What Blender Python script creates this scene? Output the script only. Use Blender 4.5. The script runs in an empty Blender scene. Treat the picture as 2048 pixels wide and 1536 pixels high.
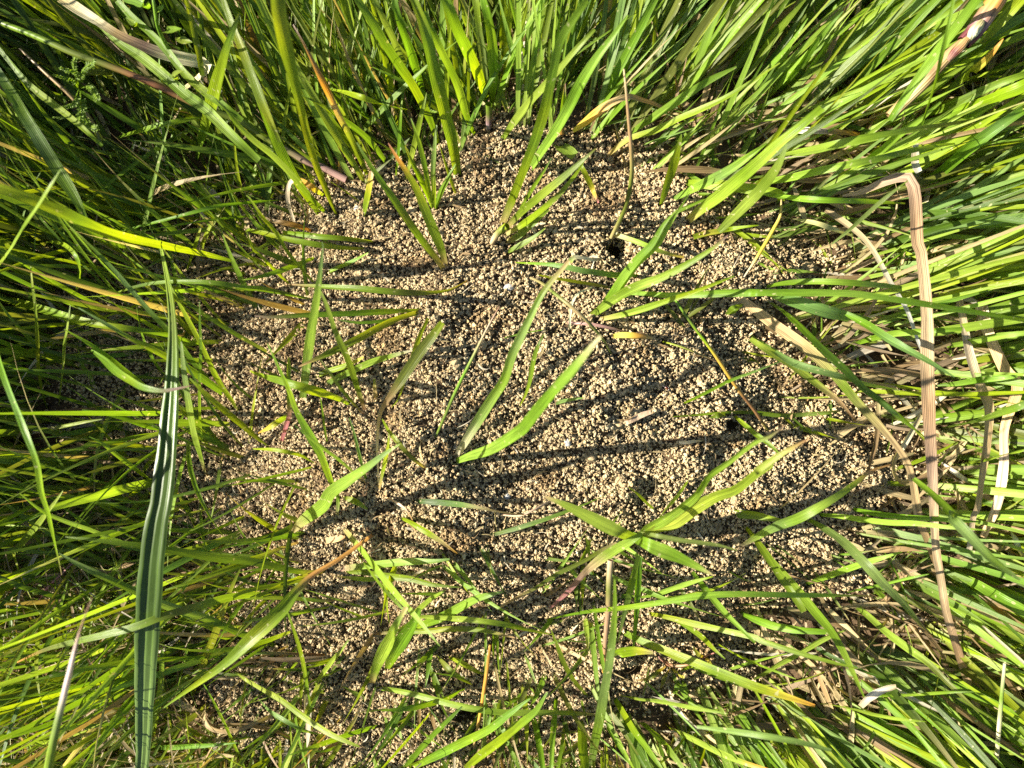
import bpy, math, random
import numpy as np
from mathutils import Vector, Matrix

# ------------------------------------------------------------------ camera, sky, sun, exposure
SC = bpy.context.scene
COL = SC.collection
CAM_H = 0.365                      # the phone is held 36 cm above the soil, looking straight down
F_PX = 1460.0                      # focal length in pixels of a 2048 px wide picture
cam_data = bpy.data.cameras.new('camera')
cam = bpy.data.objects.new('camera', cam_data)
COL.objects.link(cam)
cam.location = (0, 0, CAM_H)
cam.rotation_euler = (0, 0, 0)
cam_data.sensor_width = 36.0
cam_data.lens = 36.0 * F_PX / 2048.0
cam_data.clip_start = 0.005
cam_data.clip_end = 50
cam_data.dof.use_dof = True
cam_data.dof.focus_distance = CAM_H - 0.028
cam_data.dof.aperture_fstop = 9.0
SC.camera = cam

SUN_EL = math.radians(31)
SUN_AZ = math.radians(180 - 2)     # where the sun stands, counter-clockwise from +X
world = bpy.data.worlds.new('World')
SC.world = world
world.use_nodes = True
wn = world.node_tree
bg = wn.nodes['Background']
sky = wn.nodes.new('ShaderNodeTexSky')
sky.sky_type = 'NISHITA'
sky.sun_disc = False
sky.sun_elevation = SUN_EL
sky.sun_rotation = math.radians(270)
wn.links.new(sky.outputs[0], bg.inputs[0])
bg.inputs[1].default_value = 0.05
sun_data = bpy.data.lights.new('sun', 'SUN')
sun_data.energy = 5.0
sun_data.angle = math.radians(0.5)
sun_data.color = (1.0, 0.93, 0.80)
sun = bpy.data.objects.new('sun', sun_data)
COL.objects.link(sun)
sdir = Vector((-math.cos(SUN_AZ) * math.cos(SUN_EL), -math.sin(SUN_AZ) * math.cos(SUN_EL), -math.sin(SUN_EL)))
sun.rotation_euler = sdir.to_track_quat('-Z', 'Y').to_euler()
sun.location = (-1, 0, 1)
SC.view_settings.view_transform = 'Standard'
SC.view_settings.look = 'None'
SC.view_settings.exposure = 1.9
SC.view_settings.gamma = 1.0
SC.view_settings.use_curve_mapping = False

SC.render.engine = 'CYCLES'
SC.cycles.max_bounces = 4
SC.cycles.diffuse_bounces = 1
SC.cycles.glossy_bounces = 2
SC.cycles.transmission_bounces = 2
SC.cycles.transparent_max_bounces = 4
SC.cycles.use_denoising = False

rng = np.random.default_rng(11)
random.seed(7)

# ------------------------------------------------------------------ colours (base colours of the things themselves; D also holds the broad leaf's shade)
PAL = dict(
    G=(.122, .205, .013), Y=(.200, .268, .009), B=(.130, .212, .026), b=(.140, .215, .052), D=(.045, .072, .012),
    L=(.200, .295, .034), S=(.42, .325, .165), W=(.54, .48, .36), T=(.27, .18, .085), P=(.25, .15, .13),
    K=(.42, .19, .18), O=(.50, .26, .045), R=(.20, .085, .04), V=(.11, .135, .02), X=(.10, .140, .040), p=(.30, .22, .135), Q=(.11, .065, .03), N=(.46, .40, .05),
    M=(.10, .030, .032), d=(.060, .108, .010))


def smooth01(a):
    a = np.clip(a, 0, 1)
    return a * a * (3 - 2 * a)


# value noise, vectorised
_perm = rng.permutation(4096)
_vals = rng.random(4096)


def vnoise(x, y, s=0):
    xi = np.floor(x).astype(int); yi = np.floor(y).astype(int)
    xf = smooth01(x - xi); yf = smooth01(y - yi)

    def h(i, j):
        return _vals[_perm[(_perm[(i + s * 57) & 4095] + j) & 4095]]
    a = h(xi, yi) * (1 - xf) + h(xi + 1, yi) * xf
    b = h(xi, yi + 1) * (1 - xf) + h(xi + 1, yi + 1) * xf
    return a * (1 - yf) + b * yf


# ------------------------------------------------------------------ the lie of the land
# outline of the bare mound, in picture pixels at soil level; turned into metres once
MOUND_PX = [(600, 395), (740, 345), (890, 305), (1060, 285), (1240, 300), (1330, 400), (1480, 450), (1640, 500), (1500, 640), (1560, 740),
            (1700, 830), (1800, 960), (1660, 1060), (1700, 1150), (1500, 1180), (1480, 1320), (1260, 1360), (1160, 1480),
            (1100, 1560), (560, 1560), (470, 1420), (400, 1250), (330, 1120), (200, 1010), (200, 850), (180, 660),
            (270, 530), (450, 455)]
SCL = CAM_H / F_PX
MOUND = np.array([((x - 1024) * SCL, -(y - 768) * SCL) for x, y in MOUND_PX])


def px2m(x, y, z=0.0):
    k = (CAM_H - z) / F_PX
    return ((x - 1024) * k, -(y - 768) * k)


def poly_sdf(x, y, P=MOUND):
    """signed distance (metres) to the outline of the bare soil, negative inside"""
    x = np.asarray(x, float); y = np.asarray(y, float)
    d = np.full(x.shape, 1e9); ins = np.zeros(x.shape, bool)
    n = len(P)
    for i in range(n):
        ax, ay = P[i]; bx, by = P[(i + 1) % n]
        ex, ey = bx - ax, by - ay
        t = np.clip(((x - ax) * ex + (y - ay) * ey) / (ex * ex + ey * ey), 0, 1)
        d = np.minimum(d, (x - ax - t * ex) ** 2 + (y - ay - t * ey) ** 2)
        c = ((ay > y) != (by > y)) & (x < ex * (y - ay) / (ey + 1e-12) + ax)
        ins ^= c
    d = np.sqrt(d)
    return np.where(ins, -d, d)


HOLES = [px2m(1238, 494, .03) + (.0042, .013), px2m(1462, 848, .02) + (.0032, .009), px2m(928, 1440, .01) + (.0040, .010), px2m(1262, 1345, .01) + (.006, .008)]


def hole_q(x, y, hx, hy, hr):
    """distance from a pit, warped so that its rim is ragged"""
    w = 1 + .9 * (vnoise(x * 260, y * 260, 6) - .5)
    return np.sqrt(((x - hx) * .8) ** 2 + ((y - hy) * 1.25) ** 2) / hr * w


def ground_z(x, y):
    x = np.asarray(x, float); y = np.asarray(y, float)
    cx, cy = px2m(1050, 830)
    r = np.sqrt(((x - cx) / .185) ** 2 + ((y - cy) / .165) ** 2)
    z = .034 * smooth01(1.12 - r)
    z = z + .0135 * (vnoise(x * 24 + 7, y * 24 + 3) - .5) + .0078 * (vnoise(x * 60 + 1, y * 60, 1) - .5) + .0032 * (vnoise(x * 150, y * 150, 2) - .5)
    for hx, hy, hr, hd in HOLES:
        q = hole_q(x, y, hx, hy, hr)
        z = z - hd * np.exp(-np.minimum(q, 6) ** 3)
    return z


def gz(x, y):
    return float(ground_z(np.array([x]), np.array([y]))[0])


# ------------------------------------------------------------------ materials
def new_mat(name):
    m = bpy.data.materials.new(name); m.use_nodes = True
    m.node_tree.nodes.clear()
    return m, m.node_tree.nodes, m.node_tree.links


def N(nodes, kind, **kw):
    n = nodes.new(kind)
    for k, v in kw.items():
        setattr(n, k, v)
    return n


def blade_material(name, trans, rough, spec, vein=1.0, spots=0.0, blotch=1.0):
    m, n, l = new_mat(name)
    out = N(n, 'ShaderNodeOutputMaterial')
    at = N(n, 'ShaderNodeAttribute', attribute_name='col')
    uv = N(n, 'ShaderNodeUVMap', uv_map='uv')
    sep = N(n, 'ShaderNodeSeparateXYZ'); l.new(uv.outputs[0], sep.inputs[0])
    # veins: fine stripes that run along the leaf
    mp = N(n, 'ShaderNodeMapping'); mp.inputs['Scale'].default_value = (13, 6, 1); l.new(uv.outputs[0], mp.inputs[0])
    no = N(n, 'ShaderNodeTexNoise'); no.inputs['Scale'].default_value = 1.0; no.inputs['Detail'].default_value = 3; l.new(mp.outputs[0], no.inputs[0])
    mp2 = N(n, 'ShaderNodeMapping'); mp2.inputs['Scale'].default_value = (3, 60, 1); l.new(uv.outputs[0], mp2.inputs[0])
    no2 = N(n, 'ShaderNodeTexNoise'); no2.inputs['Scale'].default_value = 1.0; no2.inputs['Detail'].default_value = 4; l.new(mp2.outputs[0], no2.inputs[0])
    ml = N(n, 'ShaderNodeMath', operation='MULTIPLY'); ml.inputs[1].default_value = 6.2832 * 7; l.new(sep.outputs[0], ml.inputs[0])
    sn = N(n, 'ShaderNodeMath', operation='SINE'); l.new(ml.outputs[0], sn.inputs[0])
    # brightness factor
    r1 = N(n, 'ShaderNodeMapRange'); r1.inputs['From Min'].default_value = .3; r1.inputs['From Max'].default_value = .7
    r1.inputs['To Min'].default_value = 1 - .30 * vein; r1.inputs['To Max'].default_value = 1 + .28 * vein; l.new(no.outputs[0], r1.inputs[0])
    r2 = N(n, 'ShaderNodeMapRange'); r2.inputs['From Min'].default_value = .3; r2.inputs['From Max'].default_value = .7
    r2.inputs['To Min'].default_value = 1 - .20 * blotch; r2.inputs['To Max'].default_value = 1 + .18 * blotch; l.new(no2.outputs[0], r2.inputs[0])
    r3 = N(n, 'ShaderNodeMapRange'); r3.inputs['From Min'].default_value = -1; r3.inputs['From Max'].default_value = 1
    r3.inputs['To Min'].default_value = 1 - .06 * vein; r3.inputs['To Max'].default_value = 1 + .05 * vein; l.new(sn.outputs[0], r3.inputs[0])
    a = N(n, 'ShaderNodeMath', operation='MULTIPLY'); l.new(r1.outputs[0], a.inputs[0]); l.new(r2.outputs[0], a.inputs[1])
    b = N(n, 'ShaderNodeMath', operation='MULTIPLY'); l.new(a.outputs[0], b.inputs[0]); l.new(r3.outputs[0], b.inputs[1])
    sc = N(n, 'ShaderNodeVectorMath', operation='SCALE'); l.new(at.outputs['Color'], sc.inputs[0]); l.new(b.outputs[0], sc.inputs['Scale'])
    colr = sc.outputs[0]
    if spots:
        geo = N(n, 'ShaderNodeTexCoord')
        sp = N(n, 'ShaderNodeTexNoise'); sp.inputs['Scale'].default_value = 420; sp.inputs['Detail'].default_value = 1; l.new(geo.outputs['Object'], sp.inputs[0])
        sr = N(n, 'ShaderNodeMapRange'); sr.inputs['From Min'].default_value = .70; sr.inputs['From Max'].default_value = .76
        sr.inputs['To Max'].default_value = spots; l.new(sp.outputs[0], sr.inputs[0])
        mx = N(n, 'ShaderNodeMix', data_type='RGBA'); l.new(sr.outputs[0], mx.inputs[0]); l.new(colr, mx.inputs[6]); mx.inputs[7].default_value = (.42, .40, .20, 1)
        colr = mx.outputs[2]
    bmp = N(n, 'ShaderNodeBump'); bmp.inputs['Strength'].default_value = .16 * vein; bmp.inputs['Distance'].default_value = .0003; l.new(sn.outputs[0], bmp.inputs['Height'])
    bmp2 = N(n, 'ShaderNodeBump'); bmp2.inputs['Strength'].default_value = .35; bmp2.inputs['Distance'].default_value = .0006
    l.new(no2.outputs[0], bmp2.inputs['Height']); l.new(bmp.outputs[0], bmp2.inputs['Normal'])
    p = N(n, 'ShaderNodeBsdfPrincipled'); l.new(colr, p.inputs['Base Color'])
    p.inputs['Roughness'].default_value = rough; p.inputs['Specular IOR Level'].default_value = spec
    l.new(bmp2.outputs[0], p.inputs['Normal'])
    tr = N(n, 'ShaderNodeBsdfTranslucent')
    tc = N(n, 'ShaderNodeVectorMath', operation='MULTIPLY'); l.new(colr, tc.inputs[0]); tc.inputs[1].default_value = (1.9, 1.75, .5)
    l.new(tc.outputs[0], tr.inputs[0]); l.new(bmp2.outputs[0], tr.inputs['Normal'])
    mix = N(n, 'ShaderNodeMixShader'); mix.inputs[0].default_value = trans
    l.new(p.outputs[0], mix.inputs[1]); l.new(tr.outputs[0], mix.inputs[2]); l.new(mix.outputs[0], out.inputs[0])
    return m


MAT = {}
MAT['leaf'] = blade_material('grass_leaf', .45, .42, .32, 1.0, .75, 1.3)
MAT['waxy'] = blade_material('waxy_leaf', .25, .36, .32, .7, .0)
MAT['straw'] = blade_material('dry_straw', .20, .6, .25, 1.3, .0, 1.9)
MAT['stem'] = blade_material('grass_stem', .12, .42, .35, .6, .0)


def soil_material(name, base, dark, inst=False):
    m, n, l = new_mat(name)
    out = N(n, 'ShaderNodeOutputMaterial'); p = N(n, 'ShaderNodeBsdfPrincipled')
    p.inputs['Roughness'].default_value = .95; p.inputs['Specular IOR Level'].default_value = .12
    tc = N(n, 'ShaderNodeTexCoord')
    no = N(n, 'ShaderNodeTexNoise'); no.inputs['Scale'].default_value = 1400 if not inst else 3.0; no.inputs['Detail'].default_value = 6; l.new(tc.outputs['Object'], no.inputs[0])
    no2 = N(n, 'ShaderNodeTexNoise'); no2.inputs['Scale'].default_value = 60 if not inst else 1.2; no2.inputs['Detail'].default_value = 3; l.new(tc.outputs['Object'], no2.inputs[0])
    cr = N(n, 'ShaderNodeMix', data_type='RGBA'); cr.inputs[6].default_value = (*dark, 1); cr.inputs[7].default_value = (*base, 1)
    mr = N(n, 'ShaderNodeMapRange'); mr.inputs['From Min'].default_value = .25; mr.inputs['From Max'].default_value = .62; l.new(no.outputs[0], mr.inputs[0]); l.new(mr.outputs[0], cr.inputs[0])
    src = cr.outputs[2]
    if inst:
        a = N(n, 'ShaderNodeAttribute', attribute_name='tone', attribute_type='INSTANCER')
        s = N(n, 'ShaderNodeVectorMath', operation='MULTIPLY'); l.new(src, s.inputs[0]); l.new(a.outputs['Vector'], s.inputs[1]); src = s.outputs[0]
    l.new(src, p.inputs['Base Color'])
    bm = N(n, 'ShaderNodeBump'); bm.inputs['Strength'].default_value = .8; bm.inputs['Distance'].default_value = .0008 if not inst else .00015
    l.new(no.outputs[0], bm.inputs['Height']); l.new(bm.outputs[0], p.inputs['Normal'])
    l.new(p.outputs[0], out.inputs[0])
    return m


MAT['soil'] = soil_material('soil_and_gap_shade', (.10, .066, .036), (.03, .020, .011))  # brown soil, darkened further so the gaps between crumbs look shaded
MAT['crumb'] = soil_material('crumb_soil', (.48, .375, .215), (.28, .205, .110), True)
MAT['clod'] = soil_material('clod_soil', (.40, .305, .168), (.23, .165, .088))


def stone_material(name, c1, c2):
    m, n, l = new_mat(name)
    out = N(n, 'ShaderNodeOutputMaterial'); p = N(n, 'ShaderNodeBsdfPrincipled'); p.inputs['Roughness'].default_value = .7
    tc = N(n, 'ShaderNodeTexCoord'); no = N(n, 'ShaderNodeTexNoise'); no.inputs['Scale'].default_value = 900; no.inputs['Detail'].default_value = 5
    l.new(tc.outputs['Object'], no.inputs[0])
    cr = N(n, 'ShaderNodeMix', data_type='RGBA'); cr.inputs[6].default_value = (*c1, 1); cr.inputs[7].default_value = (*c2, 1)
    l.new(no.outputs[0], cr.inputs[0]); l.new(cr.outputs[2], p.inputs['Base Color'])
    bm = N(n, 'ShaderNodeBump'); bm.inputs['Strength'].default_value = .6; bm.inputs['Distance'].default_value = .0006; l.new(no.outputs[0], bm.inputs['Height']); l.new(bm.outputs[0], p.inputs['Normal'])
    l.new(p.outputs[0], out.inputs[0]); return m


MAT['grey'] = stone_material('grey_stone', (.22, .22, .21), (.42, .41, .38))
MAT['twig'] = stone_material('twig_bark', (.20, .13, .08), (.42, .30, .19))
MAT['reed'] = blade_material('reed_culm', .06, .5, .3, 1.8, .0)


# ------------------------------------------------------------------ tags
def tag(o, label=None, cat=None, group=None, kind=None):
    if label: o['label'] = label
    if cat: o['category'] = cat
    if group: o['group'] = group
    if kind: o['kind'] = kind
    return o


# ------------------------------------------------------------------ blades
def catmull(P, n):
    """points through the control points, evenly spread"""
    P = np.asarray(P, float)
    if len(P) == 2:
        t = np.linspace(0, 1, n)[:, None]
        return P[0] * (1 - t) + P[1] * t
    Q = np.vstack([2 * P[0] - P[1], P, 2 * P[-1] - P[-2]])
    out = []
    m = 16
    for i in range(len(P) - 1):
        p0, p1, p2, p3 = Q[i:i + 4]
        t = np.linspace(0, 1, m, endpoint=False)[:, None]
        out.append(.5 * ((2 * p1) + (-p0 + p2) * t + (2 * p0 - 5 * p1 + 4 * p2 - p3) * t ** 2 + (-p0 + 3 * p1 - 3 * p2 + p3) * t ** 3))
    out.append(P[-1:]); D = np.vstack(out)
    s = np.r_[0, np.cumsum(np.linalg.norm(np.diff(D, axis=0), axis=1))]; s /= s[-1]
    u = np.linspace(0, 1, n)
    return np.stack([np.interp(u, s, D[:, k]) for k in range(D.shape[1])], 1)


def width_profile(kind, t):
    if kind == 'n': return np.minimum(.55 + 2.2 * t, 1.0) * np.clip(1 - t, 0, 1) ** .0 * (1 - smooth01((t - .35) / .65) ** 1.15) + .03 * (1 - t)
    if kind == 's': return (1 - .45 * t) * np.minimum(1, (1 - t) * 25 + .12)
    if kind == 'b': return np.minimum(.65 + 1.4 * t, 1.0) * np.minimum(1, (1 - t) * 18 + .45)
    if kind == 'w': return np.clip(np.sin(np.pi * np.clip(.06 + t * .94, 0, 1)), 0, 1) ** .75 + .03
    if kind == 'o': return np.clip(np.sin(np.pi * np.clip(.03 + t * .97, 0, 1)), 0, 1) ** .6 + .02
    if kind == 't': return np.minimum(.12 + 6 * np.clip(t - .25, 0, 1), 1) * (1 - smooth01((t - .6) / .4)) + .06 * (1 - t) + .02
    raise ValueError(kind)


def height_profile(kind, t):
    if kind == 'r': return 1 - (1 - t) ** 1.7
    if kind == 'l': return t                        # straight
    if kind == 'a': return np.sin(np.pi * np.clip(t * .93, 0, 1)) ** .8
    if kind == 'f': return smooth01(t * 5)
    if kind == 'h': return np.ones_like(t) * (0.9 + .1 * t)   # high all the way: its root is out of the picture
    if kind == 'e': return np.clip(1 - t, 0, 1) ** .8    # comes down to the ground at its end
    raise ValueError(kind)


def ribbon(P, W, twist, fold, nacross, C, seed, ridges=0, wave=0.0):
    """a leaf: centre line P, full widths W, twist (radians), channel depth fold; returns verts, quads, colours, uvs"""
    n = len(P)
    T = np.gradient(P, axis=0); T /= np.linalg.norm(T, axis=1)[:, None] + 1e-12
    up = np.array([0, 0, 1.0])
    S = np.cross(T, up)
    ln = np.linalg.norm(S, axis=1)[:, None]
    bad = ln[:, 0] < .25
    S = S / (ln + 1e-9)
    if bad.any() and not bad.all():
        good = np.where(~bad)[0]
        for i in np.where(bad)[0]:
            S[i] = S[good[np.argmin(abs(good - i))]]
    Nn = np.cross(S, T)
    ct, st = np.cos(twist)[:, None], np.sin(twist)[:, None]
    S2 = S * ct + Nn * st; N2 = -S * st + Nn * ct
    u = np.linspace(-1, 1, nacross)
    off = -fold * (1 - np.abs(u))
    if ridges:
        off = off + .10 * np.cos(u * np.pi * ridges)
    s = np.r_[0, np.cumsum(np.linalg.norm(np.diff(P, axis=0), axis=1))]
    wv = wave * np.sin(s[:, None] * 260 + seed * 9 + u[None, :] * 1.5) * np.abs(u)[None, :]
    V = P[:, None, :] + S2[:, None, :] * (u[None, :, None] * W[:, None, None] / 2) + N2[:, None, :] * ((off[None, :] + wv)[:, :, None] * W[:, None, None] / 2)
    V = V.reshape(-1, 3)
    i = np.arange(n - 1)[:, None] * nacross + np.arange(nacross - 1)[None, :]
    Q = np.stack([i, i + 1, i + nacross + 1, i + nacross], -1).reshape(-1, 4)
    UV = np.stack([np.broadcast_to((u / 2 + .5)[None, :], (n, nacross)), np.broadcast_to((s[:, None] * 1.0 + seed * 3.7), (n, nacross))], -1).reshape(-1, 2)
    CC = np.repeat(C, nacross, axis=0)
    return V, Q, CC, UV


def tube(P, R, nside, C, seed):
    n = len(P)
    T = np.gradient(P, axis=0); T /= np.linalg.norm(T, axis=1)[:, None] + 1e-12
    ref = np.array([.31, .12, .94]); S = np.cross(T, ref); S /= np.linalg.norm(S, axis=1)[:, None] + 1e-9
    Nn = np.cross(S, T)
    a = np.linspace(0, 2 * np.pi, nside, endpoint=False)
    V = P[:, None, :] + R[:, None, None] * (S[:, None, :] * np.cos(a)[None, :, None] + Nn[:, None, :] * np.sin(a)[None, :, None])
    V = V.reshape(-1, 3)
    F = []
    for i in range(n - 1):
        for j in range(nside):
            k = (j + 1) % nside
            F.append((i * nside + j, i * nside + k, (i + 1) * nside + k, (i + 1) * nside + j))
    s = np.r_[0, np.cumsum(np.linalg.norm(np.diff(P, axis=0), axis=1))]
    UV = np.stack([np.broadcast_to(np.abs(a / np.pi - 1)[None, :], (n, nside)), np.broadcast_to(s[:, None] + seed * 3.7, (n, nside))], -1).reshape(-1, 2)
    return V, np.array(F), np.repeat(C, nside, axis=0), UV


def make_mesh(name, V, Q, C, UV, mat, smooth=True):
    me = bpy.data.meshes.new(name)
    me.vertices.add(len(V)); me.vertices.foreach_set('co', np.asarray(V, np.float32).ravel())
    Q = np.asarray(Q); k = Q.shape[1]
    me.loops.add(Q.size); me.loops.foreach_set('vertex_index', Q.astype(np.int32).ravel())
    me.polygons.add(len(Q)); me.polygons.foreach_set('loop_start', np.arange(0, Q.size, k, dtype=np.int32))
    me.update(calc_edges=True)
    if C is not None:
        a = me.attributes.new('col', 'FLOAT_COLOR', 'POINT')
        a.data.foreach_set('color', np.hstack([C, np.ones((len(C), 1))]).astype(np.float32).ravel())
    if UV is not None:
        l = me.uv_layers.new(name='uv')
        l.data.foreach_set('uv', UV[Q.ravel()].astype(np.float32).ravel())
    if smooth:
        me.polygons.foreach_set('use_smooth', np.ones(len(Q), bool))
    me.materials.append(mat)
    me.validate()
    return me


def link(name, me, loc=(0, 0, 0), parent=None):
    o = bpy.data.objects.new(name, me)
    COL.objects.link(o); o.location = loc
    if parent: o.parent = parent
    return o


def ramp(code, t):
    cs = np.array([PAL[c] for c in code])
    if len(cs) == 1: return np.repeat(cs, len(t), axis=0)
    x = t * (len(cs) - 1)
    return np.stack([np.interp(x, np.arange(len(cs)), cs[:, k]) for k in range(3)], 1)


# picture crops the leaves were measured in: origin, 0.3646 picture pixels per unit
CROP = dict(A=(0, 0), B=(500, 0), C=(1000, 0), D=(1488, 0), E=(0, 490), F=(500, 490), G=(1000, 490), H=(1488, 490),
            I=(0, 976), J=(500, 976), K=(1000, 976), L=(1488, 976))
CS = 560 / 1536.0


def parse(spec):
    tk = spec.split()
    crop = CROP[tk[0]]; colour = tk[1]; w = tk[2]; h = tk[3]
    pts = []
    opts = {}
    for a in tk[4:]:
        if a in CROP: crop = CROP[a]
        elif '=' in a:
            k, v = a.split('='); opts[k] = v
        else:
            x, y = a.split(','); pts.append((crop[0] + float(x) * CS, crop[1] + float(y) * CS))
    return colour, w, h, pts, opts


TRACED = []          # centre lines of everything traced, so that the meadow grass keeps off them


def trace(spec, n=None):
    """centre line in metres, widths in metres"""
    colour, w, h, pts, opts = parse(spec)
    P2 = np.array(pts)
    L = np.linalg.norm(np.diff(P2, axis=0), axis=1).sum()
    if n is None: n = int(np.clip(L / 9, 14, 60))
    C2 = catmull(P2, n)
    t = np.linspace(0, 1, n)
    kind = h[-1]; hm = float(h[:-1]) / 1000
    z0 = gz(*px2m(*pts[0]))
    for _ in range(2): z0 = gz(*px2m(*pts[0], z0))
    if 'z' in opts:
        zs = [float(v) / 1000 for v in opts['z'].split('/')]
        z = np.interp(t, np.linspace(0, 1, len(zs)), zs)
        k = 5; z = np.convolve(np.pad(z, k, mode='edge'), np.ones(2 * k + 1) / (2 * k + 1), 'valid')
    else:
        z = z0 - .003 * (1 - smooth01(t * 8)) + hm * height_profile(kind, t)
    for _ in range(3):
        k = (CAM_H - z) / F_PX
        X = (C2[:, 0] - 1024) * k; Y = -(C2[:, 1] - 768) * k
        g = ground_z(X, Y)
        lift = .0030 * smooth01(t * 6)
        z = np.maximum(z, g + lift - .003 * (1 - smooth01(t * 8)))
    k = (CAM_H - z) / F_PX
    P = np.stack([(C2[:, 0] - 1024) * k, -(C2[:, 1] - 768) * k, z], 1)
    if '/' in w:
        ws = [float(v) for v in w.split('/')]
        W = np.interp(t, np.linspace(0, 1, len(ws)), ws)
        m_ = 2; W[1:-1] = np.convolve(np.pad(W, m_, mode='edge'), np.ones(2 * m_ + 1) / (2 * m_ + 1), 'valid')[1:-1]
        W = W * CS * k
    else:
        W = float(w[:-1]) * CS * k * width_profile(w[-1], t)
    if 'm' not in opts and 'tube' not in opts: W = W * .80
    return P, W, t, colour, opts


def blade_object(name, spec, parent=None, origin=None, mat=None, tw=None, fold=None, label=None):
    P, W, t, colour, opts = trace(spec)
    TRACED.append((P, W))
    sd = random.random()
    C = ramp(colour, t) * np.array([random.uniform(.88, 1.14), random.uniform(.9, 1.1), random.uniform(.85, 1.15)])
    kind = spec.split()[2][-1]
    if origin is None:
        origin = tuple(P[0])
    if 'tube' in opts or kind == 's':
        V, Q, CC, UV = tube(P, W / 2, 7, C, sd); m = mat or ('straw' if set(colour) <= set('SWTQPO') else 'stem')
    else:
        a = float(opts['tw']) if 'tw' in opts else (random.uniform(-24, 24) if tw is None else tw)
        b = float(opts['tw2']) if 'tw2' in opts else a + random.uniform(-22, 22)
        twist = np.radians(a + (b - a) * t)
        fo = float(opts['fold']) if 'fold' in opts else (random.choice([.12, .2, .28, .38]) if fold is None else fold)
        rid = int(opts.get('ridges', 0))
        W = W / np.clip(np.cos(twist), .6, 1)
        W = W * (1 + .05 * np.interp(np.linspace(0, 1, len(W)), np.linspace(0, 1, 9), np.random.default_rng(int(sd * 1e6)).normal(0, 1, 9)))
        V, Q, CC, UV = ribbon(P, W, twist, fo, 13 if rid else 5, C, sd, rid, .06 if kind != 'o' else .12)
        # brown scuffed edges here and there
        m = mat or ('straw' if set(colour) <= set('SWTPQ') else 'leaf')
    if 'm' in opts: m = opts['m']
    V = V - np.array(origin)
    me = make_mesh(name, V, Q, CC, UV, MAT[m])
    o = link(name, me, (0, 0, 0) if parent else origin, parent)
    if label: o['label'] = label
    return o


def thing(name, label, cat, specs, group=None, part='blade', **kw):
    """one leaf: one mesh; several leaves from one root: an Empty with a mesh per leaf"""
    if isinstance(specs, str):
        o = blade_object(name, specs, **kw)
        return tag(o, label, cat, group)
    P = trace(specs[0] if isinstance(specs[0], str) else specs[0][1])[0]
    root = bpy.data.objects.new(name, None); COL.objects.link(root); root.location = tuple(P[0]); root.empty_display_size = .01
    tag(root, label, cat, group)
    for s in specs:
        pn, sp = (part, s) if isinstance(s, str) else s
        blade_object(pn, sp, parent=root, origin=tuple(P[0]), **kw)
    return root


# ================================================================== THE SETTING
def grid_mesh(x0, x1, y0, y1, step, zf):
    nx = int(round((x1 - x0) / step)) + 1; ny = int(round((y1 - y0) / step)) + 1
    X, Y = np.meshgrid(np.linspace(x0, x1, nx), np.linspace(y0, y1, ny))
    Z = zf(X, Y)
    V = np.stack([X, Y, Z], -1).reshape(-1, 3)
    i = np.arange(ny - 1)[:, None] * nx + np.arange(nx - 1)[None, :]
    Q = np.stack([i, i + 1, i + nx + 1, i + nx], -1).reshape(-1, 4)
    return V, Q


def soil_surface(X, Y):
    z = ground_z(X, Y)
    return z + .0010 * (vnoise(X * 700, Y * 700, 4) - .5)


V, Q = grid_mesh(-.42, .42, -.36, .36, .0016, soil_surface)
tag(link('soil_ground', make_mesh('soil_ground', V, Q, None, None, MAT['soil'])), kind='structure')
V, Q = grid_mesh(-3, 3, -3, 3, .05, lambda X, Y: .012 * (vnoise(X * 6, Y * 6, 8) - .5) - .012)
keep = ~((np.abs(V[Q][:, :, 0]).max(1) < .40) & (np.abs(V[Q][:, :, 1]).max(1) < .34))
tag(link('meadow_ground', make_mesh('meadow_ground', V, Q[keep], None, None, MAT['soil'])), kind='structure')


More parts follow.
